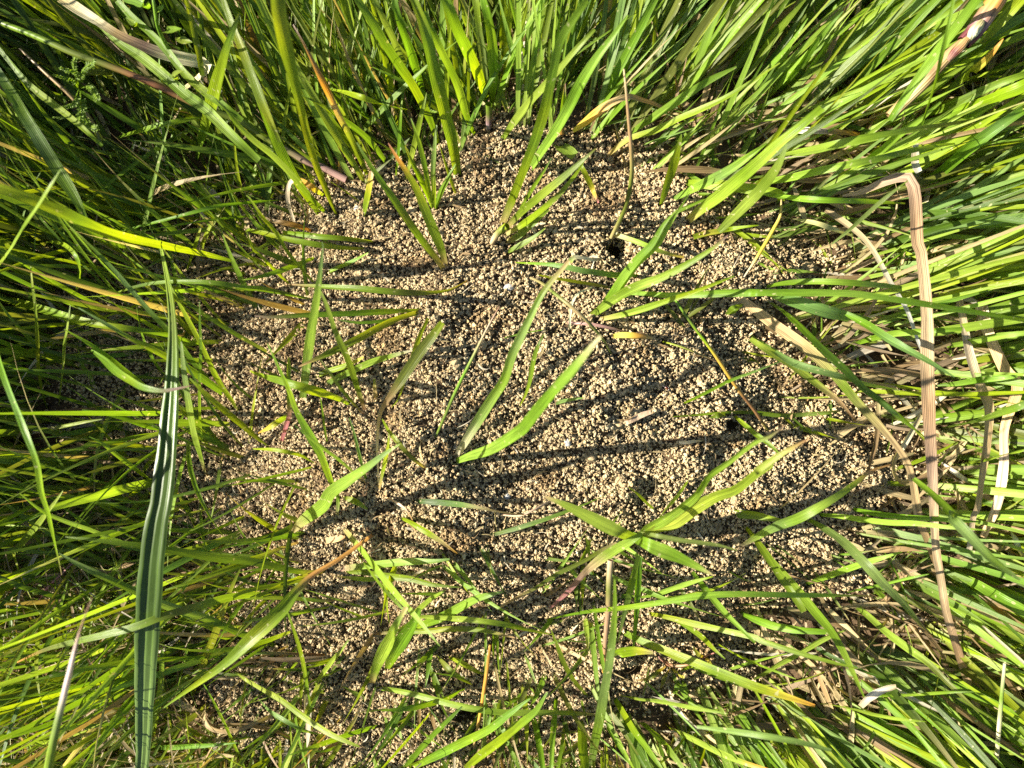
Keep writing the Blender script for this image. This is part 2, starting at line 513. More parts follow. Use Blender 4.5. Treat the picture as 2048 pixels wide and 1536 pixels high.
# ------------------------------------------------------------------ crumbs of soil: geometry nodes scatter knobbly lumps on points
def crumb_nodes():
    ng = bpy.data.node_groups.new('scatter_crumbs', 'GeometryNodeTree')
    ng.interface.new_socket('Geometry', in_out='INPUT', socket_type='NodeSocketGeometry')
    ng.interface.new_socket('Geometry', in_out='OUTPUT', socket_type='NodeSocketGeometry')
    n, l = ng.nodes, ng.links
    gi = n.new('NodeGroupInput'); go = n.new('NodeGroupOutput')
    join = n.new('GeometryNodeGeometryToInstance')
    for k in range(9):
        ico = n.new('GeometryNodeMeshIcoSphere'); ico.inputs['Radius'].default_value = .5; ico.inputs['Subdivisions'].default_value = 4 if k < 6 else 3
        sp = n.new('GeometryNodeSetPosition'); l.new(ico.outputs['Mesh'], sp.inputs['Geometry'])
        pos = n.new('GeometryNodeInputPosition')
        add = n.new('ShaderNodeVectorMath'); add.operation = 'ADD'; l.new(pos.outputs[0], add.inputs[0]); add.inputs[1].default_value = (k * 3.1, k * 1.7, k * .9)
        vo = n.new('ShaderNodeTexVoronoi'); vo.feature = 'SMOOTH_F1'; vo.inputs['Scale'].default_value = 2.0 + .35 * (k % 4); vo.inputs['Smoothness'].default_value = .22
        l.new(add.outputs[0], vo.inputs['Vector'])
        no = n.new('ShaderNodeTexNoise'); no.inputs['Scale'].default_value = 3.6; no.inputs['Detail'].default_value = 5; l.new(add.outputs[0], no.inputs['Vector'])
        m1 = n.new('ShaderNodeMath'); m1.operation = 'MULTIPLY_ADD'; l.new(vo.outputs['Distance'], m1.inputs[0]); m1.inputs[1].default_value = -1.35; m1.inputs[2].default_value = .98
        m2 = n.new('ShaderNodeMath'); m2.operation = 'MULTIPLY_ADD'; l.new(no.outputs[0], m2.inputs[0]); m2.inputs[1].default_value = .95; l.new(m1.outputs[0], m2.inputs[2])
        sc = n.new('ShaderNodeVectorMath'); sc.operation = 'SCALE'; l.new(pos.outputs[0], sc.inputs[0]); l.new(m2.outputs[0], sc.inputs['Scale'])
        asp = n.new('ShaderNodeVectorMath'); asp.operation = 'MULTIPLY'; l.new(sc.outputs[0], asp.inputs[0])
        asp.inputs[1].default_value = [(1, 1, .9), (1.15, .8, .85), (.9, 1.1, .8), (1.3, .75, .7), (1, .9, 1), (.85, 1, .9), (1.5, .6, .6), (1, 1, .7), (.8, 1.2, .8)][k]
        l.new(asp.outputs[0], sp.inputs['Position'])
        sm = n.new('GeometryNodeSetMaterial'); l.new(sp.outputs[0], sm.inputs['Geometry']); sm.inputs['Material'].default_value = MAT['crumb']
        ss = n.new('GeometryNodeSetShadeSmooth'); l.new(sm.outputs[0], ss.inputs['Geometry'])
        l.new(ss.outputs[0], join.inputs[0])
    iop = n.new('GeometryNodeInstanceOnPoints'); l.new(gi.outputs[0], iop.inputs['Points']); l.new(join.outputs[0], iop.inputs['Instance'])
    iop.inputs['Pick Instance'].default_value = True
    ri = n.new('FunctionNodeRandomValue'); ri.data_type = 'INT'
    ri.inputs[4].default_value = 0; ri.inputs[5].default_value = 8
    l.new(ri.outputs[2], iop.inputs['Instance Index'])
    na = n.new('GeometryNodeInputNamedAttribute'); na.data_type = 'FLOAT_VECTOR'; na.inputs['Name'].default_value = 'turn'
    l.new(na.outputs['Attribute'], iop.inputs['Rotation'])
    ns = n.new('GeometryNodeInputNamedAttribute'); ns.data_type = 'FLOAT'; ns.inputs['Name'].default_value = 'size'
    l.new(ns.outputs['Attribute'], iop.inputs['Scale'])
    l.new(iop.outputs[0], go.inputs[0])
    return ng


CRUMBS = crumb_nodes()


def scatter(name, P, size, tone):
    me = bpy.data.meshes.new(name)
    me.vertices.add(len(P)); me.vertices.foreach_set('co', P.astype(np.float32).ravel())
    a = me.attributes.new('turn', 'FLOAT_VECTOR', 'POINT'); a.data.foreach_set('vector', (rng.random((len(P), 3)) * 6.283).astype(np.float32).ravel())
    a = me.attributes.new('size', 'FLOAT', 'POINT'); a.data.foreach_set('value', size.astype(np.float32))
    a = me.attributes.new('tone', 'FLOAT_VECTOR', 'POINT'); a.data.foreach_set('vector', tone.astype(np.float32).ravel())
    o = link(name, me); md = o.modifiers.new('scatter', 'NODES'); md.node_group = CRUMBS
    return tag(o, kind='stuff')


def crumb_points(n, smin, smax, zj, dens):
    x = rng.uniform(-.30, .34, n); y = rng.uniform(-.26, .24, n)
    sd = poly_sdf(x, y)
    k = rng.random(n) < dens(sd)
    for hx, hy, hr, hd in HOLES:
        k &= (hole_q(x, y, hx, hy, hr) > .74)
    x, y = x[k], y[k]
    s = smin + (smax - smin) * rng.random(len(x)) ** 2.0
    z = ground_z(x, y) + s * .18 + rng.random(len(x)) * zj
    u = rng.normal(0, 1, (len(x), 1))
    br = np.clip(1 + .15 * u, .5, 1.4)
    warm = rng.normal(0, .035, (len(x), 1))
    tone = np.hstack([br * (1 + warm), br, br * (1 - 1.6 * warm)])
    # a lump of darker, browner earth now and then, by patches
    dk = vnoise(x * 70, y * 70, 5) + .25 * rng.random(len(x)) > .86
    tone[dk] *= np.array([.70, .64, .58])
    return np.stack([x, y, z], 1), s, tone


den = lambda sd: np.where(sd < .002, 1, np.clip(np.exp(-(sd - .002) / .009), .04, 1))
P1, s1, t1 = crumb_points(230000, .0007, .0022, .0016, den)
P2, s2, t2 = crumb_points(60000, .0009, .0021, .0026, lambda sd: np.where(sd < .004, 1, .12 * (sd < .05)))
P3, s3, t3 = crumb_points(3600, .0022, .0038, .0010, lambda sd: np.where(sd < .004, 1, .2))
P4, s4, t4 = crumb_points(90000, .0005, .0010, .0024, lambda sd: np.where(sd < .004, 1, .1))
scatter('soil_crumbs', np.vstack([P1, P2, P3, P4]), np.r_[s1, s2, s3, s4], np.vstack([t1, t2, t3, t4]))


def merge(bs):
    Vs, Qs, Cs, Us = [], [], [], []; o = 0
    for V, Q, C, U in bs:
        Vs.append(V); Qs.append(Q + o); Cs.append(C); Us.append(U); o += len(V)
    return np.vstack(Vs), np.vstack(Qs), np.vstack(Cs), np.vstack(Us)


# ================================================================== LEAVES AND PLANTS ONE CAN POINT TO
GB = 'grass_shoot'; GT = 'grass_tuft'; CB = 'grass blade'; CT = 'grass tuft'
G_M = 'grass blades standing on the mound'; G_T = 'grass tufts rooted in the mound'
G_L = 'grass blades at the left of the mound'; G_TOP = 'grass blades above the mound'; G_R = 'grass blades right of the mound'
G_BOT = 'grass blades below the mound'; G_S = 'dry straws in the grass'

# ---------- the big ones
thing('broad_leaf_plant', 'broad green glossy leaf, toned dark for shade, with lengthwise ridges, standing tall over the soil', 'leaf',
      'I XXDDDdVY 70/86/104/124/135/136/136/132/124/108/88/66/48/32/10 60h 768,1600 782,1450 788,1200 796,950 808,700 825,450 855,200 E 882,1400 908,1160 928,920 943,700 946,500 940,360 916,180 876,-20 m=waxy tw=-4 tw2=8 fold=.30 ridges=3 z=40/50/62/72/78/80/80/78/70/60')  # colour ramp paints the leaf's shade mid-length and light shining through its top
thing('dry_leaf', 'long dry straw-coloured leaf with purple streaks, bent over sharply at its top', 'dry leaf',
      'L SSTSSpTSSTpS 18/26/33/40/43/42/40/43/46/50/56/62/67/69/67/62/58/58/60/68/70/60/42/10 70h 1385,1560 1330,1330 1240,1100 1170,880 1110,680 1080,500 1050,300 1038,0 H 1030,1200 1018,1000 1010,800 1004,600 1006,430 990,200 965,0 D 950,1330 945,1180 935,1050 905,975 830,975 740,1010 640,1055 540,1075 m=straw tw=0 tw2=10 fold=.22 z=4/10/20/32/42/50/56/58/58/52/40')
thing('dry_leaf', 'dry tan leaf with green edges lying slantwise past the bent purple straw', 'dry leaf',
      'H SSGSST 40/58/66/60/50/46/34/40/52/44/20 30h -20,290 150,425 350,570 500,715 620,860 760,1010 870,1150 920,1270 960,1500 L 1000,270 1060,450 m=straw fold=.2 z=22/30/34/34/30/26/20', G_S)
thing('dry_leaf', 'white papery strip hanging slantwise between the green blades beside the bent straw', 'dry leaf',
      'D TSWW 36/34/30/26/22/18 40h 450,1150 600,1255 700,1360 800,1540 H 850,280 900,370 960,540 1000,610 m=straw z=26/34/38/36/30/24', G_S)
thing('dry_leaf', 'banded cream straw at the picture edge, running down through flat grass', 'dry leaf',
      'H WSSWS 60/55/50/40/45/30 20h 1300,330 1340,480 1430,680 1500,780 1430,1000 1425,1200 1390,1420 1330,1560 L 1310,270 m=straw z=12/20/26/26/20/12', G_S)
thing('dry_leaf', 'pale tan straw with two soft bends standing among flat green grass', 'dry leaf',
      'H SWSSSW 36/54/60/56/48/40/36 22h 1175,260 1205,420 1240,600 1300,780 1345,890 1335,1080 1305,1280 1280,1450 L 1260,150 1235,350 m=straw z=18/26/30/28/22/14', G_S)
thing('dry_leaf', 'tan curled straw strip looping back on itself beside the bent straw', 'dry leaf',
      'H SWSS 30/40/44/40/24 26h 975,930 890,1080 825,1190 832,1270 880,1305 930,1290 m=straw tw=10 tw2=60 z=26/30/30/22/26', G_S)
thing('dry_stalk', 'short pale straw stub with a blunt end under the slanting blades', 'straw', 'L SS 34/34/30/30 18l 1178,180 1176,90 1172,10 m=straw', G_S)
thing('straw', 'thin blurred whitish stalk rising out of the grass at the foot, with a brown tip', 'straw',
      'I GGbWWTT 50/46/42/36/32/26/16/8/5 90h 255,1600 292,1400 330,1230 380,1020 420,850 460,720 505,600 tube=1 m=stem z=90/115/135/145/150')
thing('straw', 'thin whitish stalk standing in the grass under the lower end of the bent straw', 'straw',
      'L WWGW 22/24/20/16 60h 1385,1500 1400,1300 1415,1120 1430,960 tube=1 m=straw z=20/40/55/60')
thing('straw', 'curled white dead leaf end caught in the matted straw', 'straw', 'L WWS 40/36/24 14a 1450,190 1480,260 1510,330 1545,400 m=straw', G_S)
thing('straw', 'pale torn straw scrap lying across the slanting green blades', 'straw', 'L SWS 30/48/40/26 55f 640,1200 690,1150 760,1110 835,1088 m=straw tw=10 z=46/50/50', G_S)
thing('straw', 'pinkish-white twisted straw crossing the dark grass above the feathery weed', 'straw',
      'A SWTPWWS 60/62/50/44/56/66/64/50/34 40h 335,-15 430,50 530,112 650,190 780,250 880,290 1000,320 1110,345 1135,375 1080,430 1015,482 m=straw tw=15 tw2=-25 z=50/52/50/46/40/36/24', G_S)
thing('straw', 'orange-tan withered leaf arching over the green tuft with a crinkled tip', 'straw',
      'C NOSTT 18/46/50/36/30/28/14 45a 400,720 480,660 590,575 700,530 780,548 850,570 915,605 m=straw z=16/32/40/38/26/18')
thing('straw', 'dead tan leaf curled in a hook among the grass beside the broad dark leaf', 'straw',
      'I STTS 26/34/30/26/20 18a 1130,1150 1118,1270 1180,1330 1300,1330 1400,1290 1530,1230 m=straw', G_S)
thing('straw', 'brown thread-like dead stem curving across the shaded soil', 'straw', 'E TQT 10/14/12/8 14a 0,1045 100,970 300,912 500,900 640,922 tube=1 m=straw')
thing('straw', 'slender purple-pink dead stem leaning through the pale grass', 'straw', 'I PKP 20/18/14/8 26l 110,800 190,660 260,550 350,460 430,380 tube=1 m=straw')
thing('grass_stalk', 'thick olive and red-brown stem arching across the dark grass down to the soil', 'stem',
      'B PPVVVRRVVGV 42/40/38/38/36/36/34 60h 530,985 460,950 380,910 300,880 240,845 A 1450,750 1300,655 1180,612 1050,560 850,462 600,362 400,290 200,200 0,122 -60,90 tube=1 m=stem z=8/12/18/26/34/42/46/50/52/50')
thing('grass_stalk', 'thin pale olive stem rising straight from the dark hole', 'stem', 'C SVVTTS 24/26/26/24/20/16/10 70r 580,1370 620,1285 690,1130 722,960 718,800 705,650 692,500 680,380 tube=1 m=stem')
thing('grass_stalk', 'wiry stem fading from yellow-green to orange-red as it slants across the open soil', 'stem',
      'G VRROOYVG 14/18/20/20/18/16/14 42r 1490,1045 1430,960 1390,900 1290,770 1170,590 1050,430 965,305 tube=1 m=stem')
thing('grass_stalk', 'olive-brown stem lying across the soil under the tall curved blade', 'stem',
      'G VVTVT 8/14/20/22/20/14 30a 620,615 560,510 450,390 300,265 230,210 168,180 tube=1 m=stem')
thing('grass_stalk', 'dark thin stem leaning up from the crumbs beside the folded blade', 'stem', 'F VVGTR 14/18/20/18/14/8 40r 1010,1075 1060,960 1130,800 1230,600 1300,460 1368,338 tube=1 m=stem')
thing('grass_stalk', 'fine yellow-green stem lying on the soil with a bent tip', 'stem', 'G YVT 8/12/10/8 8a 875,525 960,548 1050,580 1190,640 tube=1 m=stem')
thing('grass_stalk', 'short purple leaf sheath lying on the soil beside a yellow flake', 'stem', 'G PPPT 10/18/16/10 9a 332,420 400,428 500,435 600,455 700,482 m=stem')
thing('grass_stalk', 'brown thin stem crossing the dark grass beside the feathery weed', 'stem', 'A VTTT 16/20/20/18/12 40h 560,800 500,660 380,520 250,400 110,268 tube=1 m=stem z=30/40/44/44')
thing('grass_stalk', 'orange upright stem standing on the lower slope of the mound', 'stem', 'J SOOO 10/16/22/22/14 46r 1222,1450 1235,1380 1270,1200 1300,1000 1318,860 tube=1 m=straw')
thing('grass_stalk', 'tan olive stalk hanging down from the pale star-shaped tuft', 'stem', 'K OTTVS 18/26/32/36/34 50h 568,1010 575,880 595,650 600,500 606,395 tube=1 m=stem z=24/40/56/60')
thing('dead_twig', 'flat grey-brown chip of dead stalk lying on the sunlit crumbs', 'twig', 'G TSTT 26/32/30/26 6l 668,985 720,960 780,932 828,915 m=twig tw=4 fold=.1 z=33/35/36')
thing('dead_twig', 'small dark brown twig lying across the end of a blade above the star-shaped tuft', 'twig', 'G TQT 10/12/14/10 12a 0,1480 110,1485 200,1445 290,1398 tube=1 m=twig')
thing('dry_scrap', 'yellow and orange leaf flake lying on the soil near the purple sheath', 'dry leaf', 'G NNOS 10/36/34/28/8 8a 605,508 650,495 720,495 790,503 850,512 m=straw')
thing('dry_scrap', 'white curled thread of dead leaf standing on the soil', 'dry leaf', 'G WWW 8/12/14/12/8 14a 382,475 384,400 395,320 430,265 505,232 m=straw')
thing('dry_scrap', 'pale husk with two points lying on the soil near the wiry stem', 'dry leaf', 'G WWS 6/20/18/6 5a 960,1075 1010,1085 1060,1078 1110,1075 m=straw')
thing('dry_scrap', 'tan leaf chip on the soil in the shadow of the folded leaf', 'dry leaf', 'J TSST 20/40/38/10 6a 400,300 430,285 470,278 520,268 m=straw')
thing('dry_scrap', 'small brown dead leaf standing upright behind the dead olive leaf', 'dry leaf', 'F SSG 24/28/14 12r 695,860 685,800 682,735')
thing('dry_scrap', 'white dried leaf tip hanging from a yellow leaf at the upper rim of the soil', 'dry leaf', 'B WWW 26/24/20/12 26f 250,975 215,1010 208,1100 245,1222 m=straw z=36/34/20/12')

# ---------- leaves on the mound
thing(GT, 'tall blurred curving blade and folded upright blade sharing one yellowish foot at mound centre', CT, [
    'F WbGbBS 24/62/74/70/62/58/52/46/38/26 62r 1112,1190 1150,1130 1235,990 1330,840 1395,740 1440,600 1536,400 G 240,255 380,85 fold=.55 tw=-8 tw2=20',
    'F LLGGLS 30/66/74/76/74/66/50/20 118r 1118,1192 1200,1160 1330,1115 1480,1020 G 130,1000 250,850 400,680 500,560 552,498 fold=.2 tw=10'], G_T)
thing('dry_scrap', 'white dead tip of the folded blade, curled over the soil', 'dry leaf', 'G LWWTT 26/26/20/22/16/8 40f 382,92 410,66 470,74 520,82 555,78 560,130 m=straw z=78/76/72/66', None)
thing(GT, 'tuft of flat leaves spreading sideways from one root near the mound top', CT, [
    'F VYGGVP 14/34/42/42/36/26/8 22r 960,352 900,358 700,368 500,378 300,385 120,395 25,388',
    'F VYYGGS 14/38/48/48/40/8 30r 955,358 860,385 740,435 600,510 450,585 265,668',
    'F VVGGD 10/24/26/20/8 14r 950,372 850,395 740,415 600,426 480,410',
    'F GYYY 12/26/34/32/24/12/4 26r 1000,362 940,480 890,620 850,740 810,850 775,890'], G_T)
thing('dead_shoot', 'broad blade on a thin white dried neck, olive brown and blunt at its tip', 'grass blade',
    'F SWWSTVVVY 10/12/14/16/22/40/60/72/74/60/40 42r 708,1375 703,1250 698,1120 703,990 722,905 775,820 850,710 930,590 1000,500 1055,425 fold=.2')
thing(GB, 'olive blade lying level with a thin yellow tail at its root end', CB, 'F TYVGGGT 6/16/30/46/46/42/36/24/6 34a 1215,182 1150,220 1080,250 950,262 780,256 600,238 450,230 210,216', G_M)
thing(GT, 'tuft with a dark blade and an upright bluish blade by the blurred pale leaf', CT, [
    'F PGGBBb 22/36/46/46/40/30/8 56r 640,935 610,850 575,740 530,610 470,480 420,330 366,215',
    'F PGbb 8/18/26/24/18/6 40r 635,945 560,860 500,790 450,720 388,632'], G_T)
thing(GB, 'wide pale upright blade with a fine tip, standing at the upwind side of the mound', CB, 'F GbLLLbb 34/56/62/60/54/46/36/22/4 86r 285,872 300,750 312,640 332,500 350,390 372,250 388,120 400,0 B 395,1325', G_M)
thing(GB, 'pale light green blade with a whitish tip pointing at the dead olive leaf', CB, 'F bLLLW 30/40/44/40/32/8 34l 392,782 470,735 560,690 660,645 760,612 890,578 tw=-20', G_M)
thing(GB, 'bright yellow-green broad blade lying over the tuft with its tip outward', CB, 'F GYYGGY 10/44/66/66/54/34/10 46a 558,884 500,850 420,820 320,790 200,755 60,715 E 1370,690', G_M)
thing(GB, 'upright broad folded blade with a purple foot beside the blurred pale leaf', CB, 'J PGYGGYGG 20/28/36/64/74/66/48/36/24/6 66r 470,215 480,120 480,40 F 440,1290 390,1160 320,1030 250,900 215,800 170,700 95,540 fold=.4', G_M)
thing(GB, 'blurred pale wide blade with a blunt lower end, floating high over the soil', CB, 'J SLLLLbL 26/84/92/86/74/62/50/30/8 96f 235,240 290,180 400,95 F 440,1360 540,1290 640,1220 740,1145 822,1092 fold=.12 tw=-6 tw2=4 z=20/56/74/84/92', G_M)
thing(GT, 'loose tuft of thin bluish shoots around the white dried neck', CT, [
    'F Pbbb 10/20/22/22/18/6 60r 655,1320 560,1240 490,1180 420,1128 330,1060 244,988',
    'F Gbbb 12/20/22/18/6 40r 640,1300 612,1200 590,1110 570,1030 543,948',
    'F SGYG 10/26/36/30/6 30r 706,1360 722,1270 745,1170 758,1100 762,1035',
    'F SSWST 8/14/20/14/6 10a 720,1375 780,1400 840,1440 880,1490 900,1530'], G_T)
thing(GB, 'olive curved blade lying on the soil beside the white dried neck', CB, 'F SVVYG 10/26/36/34/26/8 14a 982,1232 930,1200 870,1150 800,1070 755,1010 725,955', G_M)
thing(GT, 'small shoot with a pink foot and one yellow leaf', CT, [
    'F KKGGG 20/28/28/30/28/8 44r 165,1095 190,1020 215,930 216,850 212,740 213,615',
    'F GYNO 18/38/42/30/6 22a 225,925 185,950 130,985 90,1010 45,1032'], G_T)
thing(GB, 'thin yellow-green arching blade below the small pink-footed shoot', CB, 'F GYYY 10/24/30/26/6 24a 362,1202 280,1155 200,1135 120,1122 15,1118', G_M)
thing(GB, 'short bright blade slanting up over the crumbs near the clod', CB, 'F YYGY 18/30/26/6 14l 400,162 470,128 560,90 648,42', G_M)
thing(GB, 'long narrow green blade slanting down to the wide pale upright one', CB, 'F GGGYG 14/26/32/32/26/6 70r 362,218 290,140 200,30 B 150,1285 60,1180 0,1090 -20,1070', G_M)
thing(GB, 'small yellow-green blade crossing behind the upright pale blade', CB, 'F YYGY 10/30/36/30/24/6 22r 375,63 290,95 170,140 60,172 E 1330,192', G_M)
thing(GB, 'very long dark green arching blade crossing behind the tip of the broad dark leaf', CB, 'F GdGGGGdY 10/30/36/36/34/30/26/22/8 50a 345,298 200,268 60,240 E 1350,235 1180,208 1000,200 850,208 720,235 598,278', G_L)
thing(GB, 'narrow yellowish blade pointing down to the level olive one', CB, 'F VYYY 8/20/22/18/6 30r 242,242 140,142 60,60 20,25 B -20,1270', G_M)
thing(GB, 'yellow-green short blade half hidden behind two upright blades', CB, 'F YYYN 30/38/40/30/14 14l 340,725 430,692 520,664 622,616', G_M)
thing(GB, 'thin green shoot standing beside the bright broad lying blade', CB, 'F GGG 10/16/16/12/5 28r 424,1095 410,1010 395,900 382,815', G_M)
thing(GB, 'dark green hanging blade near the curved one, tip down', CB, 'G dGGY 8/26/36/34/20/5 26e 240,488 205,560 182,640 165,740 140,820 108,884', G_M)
thing(GB, 'dark bluish blade lying level with a long dried brown tail', CB, 'F dDdbSTTT 14/38/42/42/34/14/12/10/6 12a 875,1405 960,1408 1060,1415 1160,1425 1240,1438 1350,1460 1450,1475 1536,1480', G_M)
thing(GB, 'yellow-green blade with a brown tip lying below the white dried neck', CB, 'J YYYSO 20/40/44/42/30/8 14a 815,160 860,180 930,220 1000,262 1070,310 1138,362', G_M)
thing(GB, 'short dark blade at the foot of the folded blade', CB, 'F dYGG 14/40/48/36/10 12r 500,1385 560,1400 610,1425 645,1450', G_M)
thing(GB, 'short blue-green blade lying on the crumbs under the tall curved blade', CB, 'G bbG 14/26/24/18/6 14r 290,880 340,858 400,846 462,838', G_M)
thing(GB, 'thin blue-green blade rising from the crumbs toward the wiry stem', CB, 'G YGGbb 14/22/28/24/18/6 32r 978,880 1060,845 1160,795 1260,745 1380,700 1536,640', G_M)
thing(GB, 'narrow blade lying level with its fine point on the open soil', CB, 'H GbGGG 16/26/28/24/18/6 20r 620,908 400,925 200,935 G 1380,918 1200,922 1080,932 938,942', G_M)
thing(GB, 'short blade slanting down from the shady pit on the sunny side', CB, 'G YGGG 16/34/36/30/6 20r 1275,925 1330,975 1400,1035 1480,1095 1536,1150', G_M)
thing('small_leaf', 'small dark oval leaf lying at the pit beside the wiry stem', 'leaf', 'G dGd 8/34/38/30/6 8a 1245,935 1220,930 1190,938 1150,948 fold=.3', None)
thing('small_leaf', 'small oval green leaf with a point, in the shade above the open soil', 'leaf', 'G GGG 6/36/56/50/30/6 14a 1235,382 1260,368 1285,350 1310,335 1334,325 fold=.35', None)
thing(GB, 'short yellow-green shoot above the star-shaped tuft', CB, 'G GYY 12/18/22/14/4 20r 858,1460 810,1420 760,1370 704,1328', G_M)
thing(GB, 'pale shoot leaning beside the long purple-tipped blade', CB, 'G GLLY 16/26/36/30/6 40r 870,1500 920,1440 970,1380 1032,1292', G_M)
thing(GB, 'slender green shoot standing in the shadow stripes near the mound top', CB, 'G GGG 6/10/10/5 8r 0,515 60,500 150,480 235,465', G_M)

# ---------- middle right tuft and its neighbours
thing(GT, 'large tuft fanning out over the soil below the dark hole', CT, [
    'G LLGLLGLP 30/56/66/66/56/48/40/28/8 52r 478,405 560,345 650,280 760,225 880,180 1000,120 1120,50 1190,0 C 1250,1290',
    'G SLLYYG 24/36/44/40/30/24/8 44r 525,412 700,375 900,312 1050,262 1180,212 1285,170',
    'G LGLGGL 30/54/60/58/50/40/24/6 48r 520,395 600,290 680,170 770,60 830,0 C 900,1230 970,1150',
    'G GLLLG 24/54/60/50/40/24/6 50r 540,390 640,250 740,110 860,0 C 930,1230 1040,1060',
    'G LbbG 16/40/44/32/24/6 44r 630,265 700,180 750,100 810,20 850,-40',
    'G GLGGLGGY 20/38/46/46/44/42/38/30/8 46a 640,262 780,266 950,276 1200,266 1400,262 H 50,262 300,262 600,268 850,302 1150,350 1536,412 1580,425'], G_T)
thing(GB, 'blue-green blade lying level with its yellow tip on the stripes of shade', CB, 'G GGbbbGY 10/36/42/42/36/26/16/6 30a 765,168 640,165 540,152 440,138 350,118 250,105 85,96', G_M)
thing(GB, 'narrow yellow-brown blade pointing at the curved blade above the large tuft', CB, 'G VVYYY 10/22/22/20/8 16r 640,245 540,222 400,198 300,182 215,165', G_M)
thing(GB, 'long pale green blade crossing the matted grass, ending in a fine point by the straw', CB, 'H GGLGbG 20/34/42/44/42/36/26/10 34a 100,235 200,212 350,200 500,202 650,212 800,226 960,245', G_R)
thing(GB, 'broad blue-green leaf lying above the slanting tan leaf', CB, 'H GbbbG 20/60/96/104/84/50/10 34a 85,262 180,285 300,315 420,355 520,380 710,408', G_R)
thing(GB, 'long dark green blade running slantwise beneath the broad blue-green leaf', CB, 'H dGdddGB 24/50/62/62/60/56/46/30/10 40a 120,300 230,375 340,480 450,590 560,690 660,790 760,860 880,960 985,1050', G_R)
thing(GB, 'blue-green blade sweeping down across the bent straw to a fine tip', CB, 'H GGbbbb 30/56/60/52/42/30/8 80a 560,375 680,440 780,505 900,575 1000,630 1155,725 z=44/66/76/72', G_R)
thing(GB, 'blue-green blade slanting down over the tan leaf toward the bent straw', CB, 'H GbbbG 20/50/60/54/40/24/6 42a 30,485 150,570 280,650 430,695 580,735 700,770 850,795', G_R)
thing(GB, 'pale lime blade with a brown tip ending on the soil beside the tan leaf', CB, 'H LLLLST 26/46/50/46/40/26/10 30e 35,515 150,590 260,655 360,730 450,800 530,865 615,970', G_R)
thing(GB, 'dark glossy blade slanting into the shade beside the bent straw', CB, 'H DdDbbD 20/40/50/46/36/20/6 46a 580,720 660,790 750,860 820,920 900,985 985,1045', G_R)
thing(GB, 'long blade with a purple tip reaching over the open soil from the lower grass', CB, 'L PLbGLLLPP 20/44/64/70/64/52/44/34/20/6 66a -40,335 60,275 170,215 300,165 420,100 520,40 H 600,1315 700,1240 805,1205', G_R)
thing(GB, 'small broad leaf with pale spots on the shaded lower edge of the soil', CB, 'L LGLL 60/60/60/56/40/10 14r -80,140 -10,145 60,150 130,165 222,180', G_R)
thing(GB, 'large blue-green blade hanging slantwise over the two straws', CB, 'H GGGbbGb 30/60/74/78/72/66/50/10 90h 930,1280 1060,1390 1160,1500 L 1130,150 1250,275 1370,400 1515,505 z=60/84/98/100/92', G_R)

# ---------- star-shaped tuft below the open soil
thing(GT, 'star-shaped tuft of pale wide blades crossing over the lower soil', CT, [
    'K GLLLLLS 40/80/96/92/78/60/36/20 66f 770,290 700,262 620,225 530,180 440,135 340,85 245,48 fold=.15 tw=4 tw2=10',
    'K GGLGGLS 60/92/96/84/66/40/8 60f 720,262 800,305 880,340 960,372 1060,420 1168,478 fold=.18 tw=4 tw2=-4',
    'K GLLGLLP 30/84/80/62/54/46/40/30/10 84r 745,320 800,235 880,190 1000,110 1080,40 G 1150,1270 1260,1190 1390,1090 1480,1050 H 220,990 fold=.3',
    'K GLLGGLLT 20/60/96/86/66/56/52/44/34/10 96r 740,330 850,230 950,195 1050,125 1180,50 G 1290,1345 1400,1260 1500,1190 H 60,1250 200,1150 345,1068 fold=.25',
    'K GLLSPKK 20/60/76/70/56/44/40/34/18 50e 780,250 700,300 620,345 540,400 470,460 400,540 340,600 272,660',
    'K SVVVVTS 20/30/32/32/28/22/12 30e 640,300 560,340 480,390 400,430 300,480 200,545 60,620 -20,668',
    'K dGbb 30/46/56/50/36/20/6 40e 760,370 740,450 715,560 690,660 665,760 645,845',
    'K dGGGL 20/40/48/46/40/34/20/6 30e 770,380 762,480 755,580 750,680 742,770 728,905',
    'K bbbb 8/30/34/32/28/22/8 70f 740,240 860,262 980,285 1100,300 1200,315 1300,342 tw=10'], G_T)
thing(GB, 'blurred blue-green blade standing upright over the lower tufts', CB, 'K bGbbGG 36/56/66/62/56/46/30/10 100r 495,1560 520,1400 550,1250 575,1100 600,960 620,800 630,650 628,500', G_BOT)
thing(GB, 'long nearly level pale blade with a purple point, crossing below the star-shaped tuft', CB, 'K GGYLLLGLP 6/20/34/44/46/46/46/44/36/20/5 60a 208,735 350,702 500,676 700,655 900,625 1100,592 1300,582 1536,586 L 350,588 560,590 710,592', G_BOT)
thing(GB, 'short pale blade ending at the point of the wide crossing blade', CB, 'K GLLY 16/32/36/30/6 44r 745,605 850,585 960,548 1060,515 1168,485', G_BOT)
thing(GB, 'yellow-green blade slanting down beneath the level purple-pointed one', CB, 'K YYLLGGG 20/36/42/44/42/36/30/8 56r 765,680 900,705 1050,742 1200,775 1400,820 L 100,840 300,905 460,950 620,990', G_BOT)
thing(GB, 'straight green blade with a yellow point and orange tip, low among slanting grass', CB, 'K GGYYGLYNO 30/46/54/58/60/60/56/40/16 44r 635,768 760,832 900,890 1050,950 1200,1010 1350,1070 L 60,1090 220,1140 390,1195', G_BOT)
thing(GB, 'narrow yellow-green blade running parallel above the orange-tipped one', CB, 'K YYGL 10/26/30/26/18/5 52r 1180,848 1300,915 1420,970 1536,1015 L 285,1048', G_BOT)
thing(GB, 'bright blurred blade reaching out from the foot of the lower tuft', CB, 'K YLLLG 24/42/46/40/28/8 70r 640,1135 760,1158 900,1175 1050,1205 1250,1238', G_BOT)
